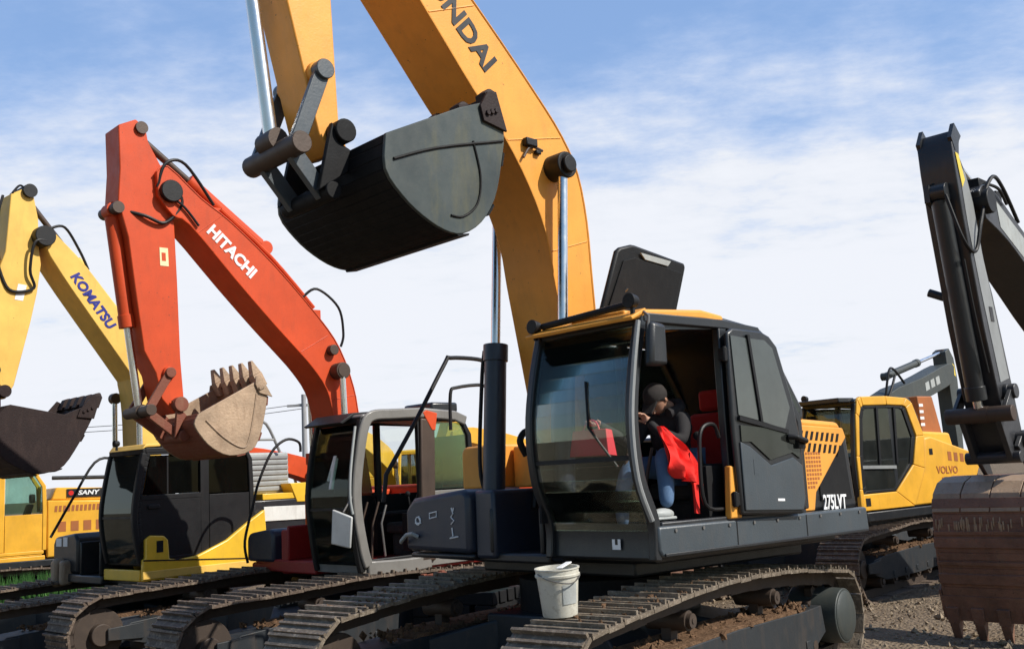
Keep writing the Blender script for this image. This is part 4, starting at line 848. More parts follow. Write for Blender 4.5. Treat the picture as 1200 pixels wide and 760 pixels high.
# ------------------------------------------------------------------ dusty black excavator on the far right
def black_excavator():
    root = empty('excavator', (9.7, 15.6, -.1), -R(90 + 45.0))
    tag(root, 'dusty black excavator at the right edge, arm upright over a big rusty brown bucket', 'excavator', 'excavators parked in the yard')
    undercarriage(root, 0, (0, 0), 1.5, .60, 1.9, -2.3, .93, 'shoe', 'frame', seed=15)
    g = G(); g.plan([(-2.6, -1.3), (-2.6, 1.3), (.8, 1.3), (.8, .36), (.95, .36), (.95, -.36), (.8, -1.4)], 1.0, 1.2); g.build('upper_deck', M['charcoal'], root, .02)
    fr = [(1.0, 1.2), (1.05, 1.5), (1.1, 1.9), (1.07, 2.3), (1.0, 2.7), (.93, 2.90)]
    cab(root, fr, 1.385, 1.0, 1.2, 3.0, 1.75, 'charcoal', 'steelgrey', 'charcoal', 'darkglass', 'closed', 'steelgrey', bp=.95, sill=.2, pane='darkglass', chamfer=.2)
    g = G(); g.prism([(-.78, 1.2), (-.78, 2.3), (-2.3, 2.1), (-2.5, 1.2)], -1.35, 1.37); g.build('engine_house', M['steelgrey'], root, .03)
    g = G(); g.box(-.7, .6, -1.4, -.5, 1.2, 1.9); g.build('fuel_tank', M['steelgrey'], root, .03)
    g = G(); g.plan([(-2.3, -1.35), (-2.5, -1.25), (-2.75, -.7), (-2.75, .7), (-2.5, 1.25), (-2.3, 1.36)], 1.0, 1.95); g.build('counterweight', M['charcoal'], root, .06)
    up = [(6.62, 4.80), (6.45, 4.90), (6.1, 4.86), (5.36, 4.52), (4.2, 4.05), (2.8, 3.62), (1.6, 3.1), (.7, 2.5), (-.05, 1.6)]
    lo = [(.25, 1.5), (1.0, 2.05), (1.9, 2.50), (3.0, 2.95), (4.2, 3.42), (5.2, 3.98), (5.9, 4.32), (6.5, 4.50)]
    b = boxboom(root, 'boom', sm2(up, 3) + sm2(lo, 3), .25, 'coal', [(.1, 1.62)], .1)
    G().prism([(6.15, 4.76), (5.0, 4.26), (3.6, 3.72), (3.6, 3.38), (5.0, 3.98), (6.1, 4.46)], .2505, .254).build('side_band_and_lit_face', M['palegrey'], b)  # pale sheet paints the sunlit left face of the black boom
    g = G(); g.cyl((6.46, -.3, 4.70), (6.46, .32, 4.70), .14, n=22); g.box(6.2, 6.5, -.1, .22, 4.84, 4.98); g.box(5.9, 6.05, -.1, .24, 4.78, 4.90); g.build('pivot_pin', M['black'], b, .01)
    hose(b, [(6.55, .26, 4.75), (6.3, .3, 5.0), (5.9, .26, 4.95), (5.4, .22, 4.62)], .022); hose(b, [(6.4, .28, 4.9), (6.15, .3, 4.88), (5.9, .28, 4.75)], .018)
    for s in (-1, 1): cylinder(root, 'lift_cylinder', (.85, s * .38, 1.2), (2.2, s * .38, 2.95), .09, .042, .6, 'charcoal', eye=.05)
    A = [(6.80, 5.42), (6.97, 5.44), (7.07, 5.28), (7.06, 5.0), (7.00, 4.5), (6.90, 3.9), (6.80, 3.3), (6.55, 2.3), (6.38, 1.95), (6.12, 1.95), (6.06, 2.2), (6.42, 3.66), (6.545, 3.98), (6.60, 4.35), (6.66, 4.72), (6.78, 5.0), (6.90, 5.15), (6.86, 5.3)]
    a = boxboom(root, 'arm', A, .19, 'coal', [(6.22, 2.08), (6.42, 2.6)], .085)
    G().prism([(7.02, 5.18), (6.94, 5.17), (6.84, 4.90), (6.93, 4.80)], .1945, .197).build('decal', M['decalyellow'], a)
    g = G(); g.prism([(6.60, 3.52), (6.51, 3.52), (6.49, 3.36), (6.58, 3.36)], .1945, .199); g.build('decal', M['decalblack'], a)
    g = G(); g.prism([(6.97, 5.08), (6.80, 4.98), (6.68, 4.66), (6.60, 4.12), (6.50, 3.75), (6.26, 2.75), (6.52, 2.70), (6.76, 3.7), (6.90, 4.4)], .1905, .194); g.build('side_band_and_lit_face', M['steelgrey'], a)  # grey sheet puts the sunlight on the arm's left face into colour
    g = G()
    for s in (-1, 1): g.prism([(6.80, 5.40), (6.95, 5.52), (7.08, 5.34), (7.0, 5.2)], s * .195, s * .15)
    g.build('arm_bracket', M['charcoal'], a)
    cylinder(root, 'arm_cylinder', (4.0, 0, 4.15), (6.88, 0, 5.33), .09, .045, .62, 'charcoal', 'chrome', eye=.1)
    cylinder(root, 'bucket_cylinder', (7.10, 0, 4.75), (6.70, 0, 2.36), .095, .05, .93, 'charcoal', 'chrome', eye=.1)
    G().prism([(7.0, 4.9), (7.2, 4.84), (7.2, 4.65), (7.0, 4.6)], -.12, -.06).build('arm_bracket', M['charcoal'], a)
    hose(root, [(7.18, .1, 4.7), (7.1, .2, 4.2), (6.85, .22, 4.1), (6.7, .25, 4.4), (6.55, .26, 4.65)], .02)
    hose(root, [(7.05, .16, 4.0), (6.93, .16, 3.4), (6.75, .16, 2.8)], .016)
    g = G(); g.cyl((6.80, -.18, 3.66), (6.84, -.34, 3.74), .045, n=10); g.build('lamp_bracket', M['charcoal'], a, .01)
    linkage(root, (6.42, 2.6), (6.70, 2.36), (6.45, 1.90), .26, 'coal', 'pin', .13)
    P = [(5.85, 1.50), (6.66, .24), (6.70, .45), (6.74, .75), (6.757, 1.0), (6.735, 1.32), (6.66, 1.52), (6.52, 1.63), (6.3, 1.69), (5.95, 1.70)]
    B = bucket(root, P, 1, .62, (6.22, 2.08), (6.45, 1.90), ('rust', 'rust', 'rust'), 5, .27, .24, earmat='coal')
    # worn pale wrapper plates over the bucket's heel and brow of scraped ridges
    w = G(); top = [(6.735, 1.34), (6.665, 1.527), (6.525, 1.637), (6.3, 1.697)]
    for k in range(4): w.ribbon(top, -.014, -.615 + .31 * k, -.615 + .31 * k + .295)
    s_ = G()
    for z, u in ((1.12, 6.752), (.80, 6.742), (.52, 6.686)): s_.prism([(u - .02, z + .02), (u + .022, z + .02), (u + .017, z - .02), (u - .02, z - .02)], -.615, .615)
    s_.build('wear_strip', M['rust'], B, .004)
    rd = random.Random(4); q = w
    for k in range(46):
        v = rd.uniform(-.6, .58); z = rd.choice((1.27, 1.29, 1.22, 1.25)); q.prism([(6.735, z), (6.757, z - .01), (6.762, z - .08), (6.745, z - .11)], v, v + rd.uniform(.008, .02))
    w.build('wrapper_plate', M['rustpale'], B, .003)
    return root

# ------------------------------------------------------------------ other machines further back
def plain_excavator(loc, yaw, label, paint, hood=None, boom=None, arm=None, buck=None, cabm='charcoal', paneglass='greenglass', frontboom='default', band=None, cabdoor=None, seed=1):
    root = empty('excavator', loc, -R(90 + yaw)); tag(root, label, 'excavator', 'excavators parked in the yard')
    undercarriage(root, 0, (0, 0), 1.5, .6, 2.0, -2.1, .92, 'shoe', 'frame', seed=seed, bars=1, soil=False)
    g = G(); g.plan([(-2.5, -1.3), (-2.5, 1.3), (.9, 1.3), (.9, -1.35)], .98, 1.16); g.build('upper_deck', M['charcoal'], root, .02)
    fr = [(1.0, 1.12), (1.05, 1.4), (1.1, 1.8), (1.07, 2.2), (1.0, 2.6), (.93, 2.82)]
    cab(root, fr, 1.36, 1.0, 1.12, 2.92, 1.75, cabm, cabm, cabm, 'glass', 'closed', cabdoor or cabm, bp=.95, sill=.2, pane=paneglass, chamfer=.2)
    g = G(); g.prism([(-.78, 1.16), (-.78, 2.3), (-2.1, 2.24), (-2.25, 1.16)], -1.3, 1.34); h = g.build('engine_house', M[paint], root, .03)
    g = G()
    for k in range(5): g.prism([(-.98 - .24 * k, 1.86), (-1.13 - .24 * k, 1.86), (-1.13 - .24 * k, 1.66), (-.98 - .24 * k, 1.66)], 1.3402, 1.345)
    g.build('louvre', M['rustorange'], h); g = G()
    for k in range(14): g.prism([(-.92 - .08 * k, 2.18), (-.97 - .08 * k, 2.18), (-.96 - .08 * k, 2.06), (-.91 - .08 * k, 2.06)], 1.3402, 1.345)
    g.build('louvre', M['rustorange'], h)
    g = G(); g.prism([(-.85, 2.3), (-.95, 2.55), (-2.0, 2.50), (-2.1, 2.24)], -1.1, 1.25); g.build('engine_hood', M[hood or paint], root, .03)
    g = G(); g.box(-.7, .7, -1.35, -.5, 1.16, 1.95); g.build('fuel_tank', M[paint], root, .03)
    g = G(); g.plan([(-2.15, -1.3), (-2.45, -1.2), (-2.7, -.7), (-2.7, .7), (-2.45, 1.2), (-2.15, 1.3)], 1.0, 2.1); g.build('counterweight', M[paint if not band else band], root, .06)
    up = boom or [[(3.9, 3.2), (3.2, 3.3), (1.4, 3.0), (.6, 2.6), (-.05, 1.6)], [(.25, 1.5), (.9, 2.2), (1.6, 2.5), (3.2, 2.9), (3.9, 2.95)]]
    boxboom(root, 'boom', sm2(up[0], 3) + sm2(up[1], 3), .25, paint if not hood or boom is None else hood, [(.1, 1.6)], .1)
    A = arm or [(3.55, 3.55), (3.85, 3.6), (4.1, 3.0), (3.75, 1.1), (3.55, 1.1), (3.6, 2.4)]
    boxboom(root, 'arm', A, .18, paint if not hood or boom is None else hood, [], .1)
    P = buck or [(3.2, 1.05), (2.7, .5), (2.62, .35), (2.9, .12), (3.3, .08), (3.6, .25), (3.75, .6), (3.6, .95)]
    bx = min(A, key=lambda p: p[1]); 
    bucket(root, P, 2, .55, (bx[0], bx[1] + .08), (bx[0] + .22, bx[1] - .1), ('darkbucket',) * 3, 5, .15, .22)
    for s in (-1, 1): cylinder(root, 'lift_cylinder', (.8, s * .36, 1.15), (1.25, s * .36, 2.55), .08, .04, .6, paint, eye=.05)
    return root, h

def far_machines():
    r, h = plain_excavator((-10.95, 21.3, -.42), 58, 'amber excavator at far left below the raised dark bucket, black name strip on hood', 'amber', paneglass='greenglass', cabm='amber', seed=21,
                           boom=None)
    g = G(); g.prism([(-1.15, 2.34), (-2.0, 2.32), (-1.9, 2.50), (-1.15, 2.51)], 1.255, 1.27); g.build('name_strip', M['decalblack'], h)
    lettering('SANY', M['decalwhite'], h, (-1.36, 2.42), (-1, -.01), .125, 1.272, 'LEFT', .03, shear=.2, width=1.25)
    g = G(); g.cyl((-1.23, 1.272, 2.425), (-1.23, 1.276, 2.425), .05, n=14); g.build('emblem', M['decalred'], h)
    G().tube([(-.9, 1.0, 2.75), (-2.0, 1.0, 2.72)], .04, 8).build('hand_rail', M['black'], r)
    g = G(); g.box(-2.1, .95, 1.3, 1.40, 1.0, 1.14); g.build('side_skirt', M['charcoal'], r, .02)
    # grey-green boom behind the amber machine
    up = [[(5.25, 4.35), (4.9, 4.42), (3.2, 4.0), (1.2, 3.55), (.5, 2.8), (-.05, 1.6)], [(.25, 1.5), (.95, 2.7), (1.4, 3.05), (3.2, 3.45), (5.0, 3.9), (5.2, 4.1)]]
    A = [(4.95, 4.75), (5.2, 4.85), (5.45, 4.6), (5.55, 4.0), (5.4, 1.9), (5.1, 1.9), (5.0, 3.6)]
    B = [(4.7, 1.75), (4.2, 1.2), (4.1, 1.05), (4.4, .82), (4.8, .78), (5.1, .95), (5.25, 1.3), (5.1, 1.65)]
    r, h = plain_excavator((7.85, 23.3, -.25), 225, 'grey-green excavator half hidden on the right, boom level and arm hanging', 'greengrey', 'greengrey', up, A, B, 'charcoal', 'darkglass', seed=22)
    cylinder(r, 'arm_cylinder', (1.6, 0, 4.0), (5.1, 0, 4.75), .09, .045, .55, 'greengrey')
    hose(r, [(1.1, -.2, 3.5), (1.3, -.25, 4.1), (1.7, -.2, 4.15), (2.3, -.15, 3.85)], .03); hose(r, [(.6, -.2, 2.9), (1.2, -.28, 3.6), (1.6, -.25, 4.0)], .03)
    g = G(); g.prism([(5.42, 4.4), (5.30, 4.45), (5.32, 4.15), (5.45, 4.1)], -.1815, -.1845); g.build('decal', M['decalyellow'], r)
    for k in range(3): G().prism([(3.3 + .34 * k, 3.66 + .08 * k), (3.54 + .34 * k, 3.72 + .08 * k), (3.50 + .34 * k, 3.92 + .08 * k), (3.28 + .34 * k, 3.86 + .08 * k)], -.2505, -.254).build('decal', M['palegrey'], r)
    # machines glimpsed through the red machine's cab
    plain_excavator((-3.1, 25.2, -.3), 8, 'bright yellow excavator seen through the open cab of the orange-red one', 'yellow', cabm='yellow', seed=23)
    plain_excavator((.95, 27.5, -.2), 44, 'amber excavator glimpsed beside the dark ram of the nearest boom', 'amber', cabm='amber', seed=24)
    plain_excavator((-5.0, 28.0, -.35), 40, 'orange-red excavator glimpsed between the yellow hood and the grey cab', 'red', cabm='red', seed=25)

# ------------------------------------------------------------------ person and loose things in the near cab
def skin_body(name, joints, edges, mat, sub=2):
    me = bpy.data.meshes.new(name); me.from_pydata([j[0] for j in joints], edges, [])
    o = bpy.data.objects.new(name, me); COL.objects.link(o)
    sk = o.modifiers.new('skin', 'SKIN'); sk.use_smooth_shade = True
    for i, j in enumerate(joints):
        r = j[1]; me.skin_vertices[0].data[i].radius = (r, r) if not isinstance(r, tuple) else r
    me.skin_vertices[0].data[0].use_root = True
    s = o.modifiers.new('sub', 'SUBSURF'); s.levels = sub; s.render_levels = sub
    dg = bpy.context.evaluated_depsgraph_get(); ev = bpy.data.meshes.new_from_object(o.evaluated_get(dg))
    o.modifiers.clear(); o.data = ev; ev.materials.clear(); ev.materials.append(mat)
    ev.polygons.foreach_set('use_smooth', [True] * len(ev.polygons))
    return o

def person(mroot):
    dz = .05
    root = empty('person', mroot.location, mroot.rotation_euler.z, .8)
    tag(root, 'person in black jacket, dark cap and blue jeans hunched in the open cab doorway', 'person')
    J = [((-.05, .98, 1.90), .15), ((.04, .99, 2.05), .145), ((.14, 1.0, 2.2), .16), ((.17, 1.0, 2.30), .075), ((.20, 1.01, 2.36), .06),
         ((.13, 1.19, 2.26), .075), ((.25, 1.24, 2.08), .058), ((.44, 1.16, 2.17), .042), ((.50, 1.13, 2.24), .034),
         ((.13, .81, 2.26), .075), ((.28, .76, 2.08), .058), ((.62, .80, 2.20), .042), ((.74, .81, 2.25), .032)]
    E = [(0, 1), (1, 2), (2, 3), (3, 4), (2, 5), (5, 6), (6, 7), (7, 8), (2, 9), (9, 10), (10, 11), (11, 12)]
    b = skin_body('jacket', J, E, M['jacket']); b.parent = root
    # trousers
    J = [((-.05, .98, 1.90), .15), ((.0, 1.10, 1.89), .115), ((.47, 1.23, 1.985), .085), ((.50, 1.26, 1.80), .07), ((.56, 1.30, 1.58), .055),
         ((.0, .88, 1.89), .115), ((.42, .82, 1.90), .08), ((.50, .80, 1.65), .065), ((.50, .80, 1.43), .05)]
    t = skin_body('trousers', J, [(0, 1), (1, 2), (2, 3), (3, 4), (0, 5), (5, 6), (6, 7), (7, 8)], M['denim']); t.parent = root
    # shoes
    g = G()
    for (u, v, z) in ((.58, 1.31, 1.51), (.53, .80, 1.34)):
        g.ball((u + .05, v, z + .03), .06, 2.1, .85, .75, 10); g.box(u - .07, u + .18, v - .045, v + .045, z - .012, z + .012)
    g.build('shoe', M['palegrey'], root, .01)
    # head bowed forward, with face, ears, hair and cap
    hd = G(); hc = Vector((.25, 1.02, 2.43))
    rot = Euler((0, R(52), 0)).to_matrix()
    hh = G(); hh.ball((0, 0, 0), .098, 1.0, .80, 1.22, 16)
    hh.v = [(x + (.012 if z < -.03 and x > 0 else 0), y * (1 - .18 * max(0, -z / .12)), z) for x, y, z in hh.v]
    hh.loft([(.092, -.012, .02), (.092, .012, .02), (.085, .017, -.035), (.085, -.017, -.035)], [(.100, -.004, .015), (.100, .004, .015), (.122, .012, -.03), (.122, -.012, -.03)])
    for s in (-1, 1): hh.ball((-.005, s * .081, -.005), .028, .55, .35, 1.1, 8)
    hh.cyl((-.02, 0, -.08), (-.055, 0, -.19), .05, .058, 12)
    hh.v = [tuple(rot @ Vector(p) + hc) for p in hh.v]; head = hh.build('head', M['skin'], root, smooth=60)
    e = G()
    for s in (-1, 1): e.ball((.083, s * .032, .02), .011, n=8)
    e.v = [tuple(rot @ Vector(p) + hc) for p in e.v]; e.build('eye', M['black'], head)
    m = G(); m.box(.088, .1, -.022, .022, -.068, -.06); m.v = [tuple(rot @ Vector(p) + hc) for p in m.v]; m.build('mouth', M['redrust'], head)
    c = G(); c.ball((-.012, 0, .035), .108, 1.04, .88, .98, 14); c.v = [(x, y, max(z, -.02 if x < .03 else .045)) for x, y, z in c.v]
    c.loft([(.07, -.07, .045), (.07, .07, .045), (.07, .07, .06), (.07, -.07, .06)], [(.175, -.05, .03), (.175, .05, .03), (.175, .05, .04), (.175, -.05, .04)])
    c.v = [tuple(rot @ Vector(p) + hc) for p in c.v]; c.build('cap', M['hair'], root, smooth=60)
    hk = G(); hk.tube(smoothpts([(.12, .86, 2.35), (.05, .93, 2.40), (.05, 1.07, 2.40), (.12, 1.14, 2.35), (.24, 1.12, 2.31)], 4), .045, 8); hk.build('hood', M['jacket'], root, smooth=60)
    # hands: palm, four fingers and a thumb, loosely curled
    for (p, d, up) in (((.50, 1.13, 2.24), (.55, -.2, .6), (0, 1, 0)), ((.74, .81, 2.25), (.9, 0, -.1), (0, -1, 0))):
        d = Vector(d).normalized(); s = Vector(up); n = d.cross(s).normalized(); P = Vector(p)
        js = [(P, .026), (P + d * .05, .030)]; ed = [(0, 1)]
        for k, (off, ln) in enumerate(((-.028, .062), (-.009, .072), (.01, .068), (.027, .052))):
            b0 = P + d * .075 + s * off; i = len(js); js += [(b0, .010), (b0 + d * ln * .5 - n * .012, .009), (b0 + d * ln * .75 - n * .035, .008)]; ed += [(1, i), (i, i + 1), (i + 1, i + 2)]
        i = len(js); js += [(P + d * .02 - s * .034 - n * .012, .011), (P + d * .055 - s * .048 - n * .03, .009)]; ed += [(0, i), (i, i + 1)]
        h = skin_body('hand', [(tuple(a), b) for a, b in js], ed, M['skin'], 1); h.parent = root
    return root

def loose_things(mroot):
    mw = Matrix.Translation(mroot.location) @ Euler((0, R(-.8), mroot.rotation_euler.z)).to_matrix().to_4x4()
    rd = random.Random(3)
    # red cloth hung over the armrest
    g = G(); cols = []
    W = 15; H = 16
    left = sm2([(.57, 2.20), (.585, 2.10), (.60, 1.98), (.585, 1.88), (.50, 1.80)], 4); right = sm2([(.50, 2.20), (.40, 2.10), (.30, 2.0), (.25, 1.90), (.28, 1.74)], 4)
    for j in range(H + 1):
        a = left[j]; b = right[j]; row = []
        for i in range(W + 1):
            t = i / W; f = math.sin(t * 15 + j * .35) * .034 * (.25 + j / H) + math.sin(t * 29 - j * .5) * .009 + math.sin(t * 6 - j * .55) * .014
            row.append((a[0] + (b[0] - a[0]) * t, 1.40 + f - .13 * (1 - j / H) ** 2, a[1] + (b[1] - a[1]) * t))
        cols.append(row)
    n = W + 1
    vs = [p for r in cols for p in r]; fs = [(j * n + i, j * n + i + 1, (j + 1) * n + i + 1, (j + 1) * n + i) for j in range(H) for i in range(W)]
    g.add(vs, fs); vs2 = [(u, v - .012, z) for u, v, z in vs]; g.add(vs2, fs)
    g.bar([(.31, 1.38, 1.82), (.31, 1.39, 1.68), (.33, 1.405, 1.53)], .02, .045, ref=(0, 1, 0))
    o = g.build('red_cloth', M['redcloth'], smooth=80); o.matrix_world = mw
    tag(o, 'bright red cloth draped in the doorway of the nearest cab beside the seated person', 'cloth')
    g = G(); pts = [(.78, .60, 2.00), (.78, 1.03, 1.99), (.87, 1.02, 2.0), (.87, .61, 2.0)]; top = [(.79, .63, 2.20), (.79, 1.0, 2.19), (.85, .99, 2.20), (.85, .64, 2.20)]
    g.loft([Vector(p) for p in pts], [Vector(p) for p in top]); g.tube(smoothpts([(.82, .72, 2.19), (.82, .78, 2.27), (.82, .86, 2.26), (.82, .90, 2.19)], 4), .008, 6)
    o = g.build('red_bag', M['pinkred'], bevel=.03); o.matrix_world = mw; tag(o, 'small crimson bag held up behind the windscreen of the nearest excavator', 'bag')

def pail():
    root = empty('pail', (.22, 6.97, .952)); root.rotation_euler = (R(1), R(-2), .5); root.scale = (.97, .97, .86)
    tag(root, 'scuffed white plastic pail with a stick across its rim, standing on the nearest track', 'bucket')
    g = G(); n = 28; prof = [(.0, .0), (.118, .0), (.122, .012), (.146, .30), (.156, .302), (.158, .318), (.150, .322), (.152, .355), (.158, .358), (.158, .368), (.144, .368), (.140, .34), (.116, .03), (.0, .03)]
    rings = [[(r * math.cos(2 * PI * k / n), r * math.sin(2 * PI * k / n), z) for k in range(n)] for r, z in prof]
    vs = [p for r in rings for p in r]; fs = [(i * n + k, i * n + (k + 1) % n, (i + 1) * n + (k + 1) % n, (i + 1) * n + k) for i in range(len(rings) - 1) for k in range(n)]
    g.add(vs, fs); g.build('pail_body', M['pail'], root)
    g = G(); g.cyl((0, 0, .24), (0, 0, .26), .135, n=24); g.build('pail_contents', M['soil'], root)
    G().tube(smoothpts([(.157, .0, .335), (.12, -.10, .30), (.0, -.172, .26), (-.12, -.10, .29), (-.157, 0, .335)], 5), .005, 6).build('pail_handle', M['steel'], root)
    g = G(); a = R(-60); 
    for k in range(12):
        b0 = -1.9 + k * .07; b1 = b0 + .072
        g.add([(.1475 * math.cos(b0), .1475 * math.sin(b0), .10), (.1475 * math.cos(b1), .1475 * math.sin(b1), .10), (.1475 * math.cos(b1), .1475 * math.sin(b1), .25), (.1475 * math.cos(b0), .1475 * math.sin(b0), .25)], [(0, 1, 2, 3)])
    g.v = [(x * (.86 + .115 * (z / .25)), y * (.86 + .115 * (z / .25)), z) for x, y, z in g.v]; g.build('pail_label', M['palegrey'], root)
    s = G(); s.loft([(-.03, -.125, .320), (.01, -.13, .320), (.01, -.13, .331), (-.03, -.125, .331)], [(.10, .13, .320), (.14, .12, .320), (.14, .12, .331), (.10, .13, .331)])
    o = s.build('flat_stick', M['decalwhite'], bevel=.003); o.location = root.location; o.rotation_euler = (R(1), R(-2), .2); tag(o, 'pale flat stick lying across the rim of the white pail', 'stick')

# ------------------------------------------------------------------ setting
ANCH = [(.6, 9, 0), (.2, 6.5, 0), (-1.6, 8.3, 0), (-2.5, 13.4, -.21), (-5.5, 15.5, -.35), (5.17, 17.3, -.21), (5.0, 15.5, -.2), (9.7, 15.6, -.1), (5.0, 11, -.1), (-10.9, 21.3, -.42), (7.9, 23.3, -.25), (-3.3, 25, -.3), (.95, 27.5, -.2), (-5, 28, -.35), (0, 0, -.05), (3, 11.5, -.06), (-8, 10, -.25), (15, 10, -.1), (-25, 30, -.45), (25, 35, -.3), (0, 50, -.4)]
def gz(x, y):
    s = w = 0
    for a, b, z in ANCH:
        q = 1 / (.6 + (x - a) ** 2 + (y - b) ** 2) ** 1.5; s += q * z; w += q
    return s / w

def ground():
    ax = lambda c, lo, hi, st: sorted(set([round(c + k * st, 3) for k in range(int(lo / st), int(hi / st) + 1)] + [s * q for s in (-1, 1) for q in (45, 60, 90, 150, 300, 700)]))
    xs = ax(0, -34, 34, .5); ys = sorted(set([round(-4 + k * .5, 3) for k in range(0, 92)] + [-700, -200, -60, -15, 46, 55, 70, 100, 180, 350, 800]))
    rd = random.Random(5); vs = []; fs = []
    for y in ys:
        for x in xs:
            near = abs(x) < 30 and -4 < y < 42
            vs.append((x, y, gz(x, y) + (math.sin(x * 1.3 + y * .4) * .012 + math.sin(x * .5 - y * 1.7) * .014 + rd.uniform(-.012, .012) if near else 0)))
    n = len(xs)
    for j in range(len(ys) - 1):
        for i in range(n - 1): fs.append((j * n + i, j * n + i + 1, (j + 1) * n + i + 1, (j + 1) * n + i))
    m, t, nn, l = nt('dry_dirt_yard')
    out = nn.new('ShaderNodeOutputMaterial'); p = nn.new('ShaderNodeBsdfPrincipled'); l.new(p.outputs[0], out.inputs[0])
    tc = nn.new('ShaderNodeTexCoord'); v = tc.outputs['Object']
    a = ramp(nn, l, noise(nn, l, v, .5, 8, .65), .3, .72, (.20, .145, .095, 1), (.37, .29, .205, 1))
    b = ramp(nn, l, noise(nn, l, v, 7, 8, .75), .35, .75, (.14, .10, .066, 1), (.42, .345, .255, 1))
    c = mixc(nn, l, .5, a, b)
    vo = nn.new('ShaderNodeTexVoronoi'); vo.inputs['Scale'].default_value = 22; l.new(v, vo.inputs['Vector'])
    peb = ramp(nn, l, vo.outputs['Distance'], .1, .5, (1, 1, 1, 1), (.55, .5, .45, 1))
    c = mixc(nn, l, .6, c, peb, 'MULTIPLY')
    l.new(c, p.inputs['Base Color']); p.inputs['Roughness'].default_value = .95; p.inputs['Specular IOR Level'].default_value = .15
    bp = nn.new('ShaderNodeBump'); bp.inputs['Strength'].default_value = .9; bp.inputs['Distance'].default_value = .05
    ad = nn.new('ShaderNodeMath'); ad.operation = 'SUBTRACT'; l.new(noise(nn, l, v, 9, 8, .7), ad.inputs[0]); l.new(vo.outputs['Distance'], ad.inputs[1]); l.new(ad.outputs[0], bp.inputs['Height']); l.new(bp.outputs[0], p.inputs['Normal'])
    o = G().add(vs, fs).build('ground', m, smooth=180); o['kind'] = 'structure'
    # loose stones and clods
    g = G(); rd = random.Random(8)
    for k in range(6500):
        if k < 4500: x = rd.uniform(2.6, 8.5); y = rd.uniform(9.0, 21)
        else: x = rd.uniform(-14, 12); y = rd.uniform(5, 30)
        r = rd.choice((.010, .012, .016, .02, .028, .04)) * rd.uniform(.7, 1.3)
        g.rock((x, y, gz(x, y) + r * .35), r, rd)
    o = g.build('gravel', M['stone'], smooth=20); o['kind'] = 'stuff'
    # grass at the far left
    m, t, nn, l = nt('grass_blades'); out = nn.new('ShaderNodeOutputMaterial'); p = nn.new('ShaderNodeBsdfPrincipled'); l.new(p.outputs[0], out.inputs[0])
    tc = nn.new('ShaderNodeTexCoord'); l.new(ramp(nn, l, noise(nn, l, tc.outputs['Object'], 1.5), .3, .7, (.02, .09, .015, 1), (.07, .19, .03, 1)), p.inputs['Base Color']); p.inputs['Roughness'].default_value = .7
    g = G(); rd = random.Random(11)
    for k in range(9000):
        x = rd.uniform(-21, -11.5); y = rd.uniform(27.5, 33); h = rd.uniform(.12, .42); z = gz(x, y); a = rd.uniform(0, 6.3); w = rd.uniform(.02, .05); q = rd.uniform(-.15, .15)
        g.add([(x - w * math.cos(a), y - w * math.sin(a), z - .02), (x + w * math.cos(a), y + w * math.sin(a), z - .02), (x + q, y + q * .5, z + h)], [(0, 1, 2)])
    for k in range(2600):
        x = rd.uniform(-9.6, -7.5); y = rd.uniform(18.4, 19.6); h = rd.uniform(.45, 1.0); z = gz(x, y); a = rd.uniform(0, 6.3); w = rd.uniform(.015, .035); q = rd.uniform(-.22, .22)
        g.add([(x - w * math.cos(a), y - w * math.sin(a), z - .02), (x + w * math.cos(a), y + w * math.sin(a), z - .02), (x + q * .5 + w * math.cos(a) * .8, y + q * .3, z + h * .6), (x + q, y + q * .5, z + h)], [(0, 1, 2), (0, 2, 3)])
    o = g.build('grass', m, smooth=180); o['kind'] = 'stuff'

def pole_and_wires():
    r = empty('utility_pole', (-8.87, 42, -.4)); tag(r, 'thin grey utility pole rising behind the orange-red boom and grey cab', 'pole')
    g = G(); g.cyl((0, 0, 0), (0, 0, 6.05), .13, .10, 14); g.build('pole_shaft', M['pole'], r)
    g = G(); g.box(-.7, .7, -.04, .04, 5.55, 5.65); g.build('crossarm', M['pole'], r)
    r2 = empty('utility_pole', (-27.5, 42, -.4)); tag(r2, 'utility pole hidden behind the raised dark bucket at the left edge', 'pole')
    g = G(); g.cyl((0, 0, 0), (0, 0, 6.05), .13, .10, 14); g.build('pole_shaft', M['pole'], r2); g = G(); g.box(-.7, .7, -.04, .04, 5.55, 5.65); g.build('crossarm', M['pole'], r2)
    for k, dy in enumerate((-.0, .55)):
        P = [(-27.5 + (18.63) * t / 14, 42 + dy * .2, 5.27 - .35 * dy - .5 * math.sin(PI * t / 14)) for t in range(15)]
        o = G().tube(P, .014, 5).build('overhead_wire', M['black']); tag(o, 'thin overhead wire sagging between the two grey poles', 'wire', 'overhead wires between the poles')

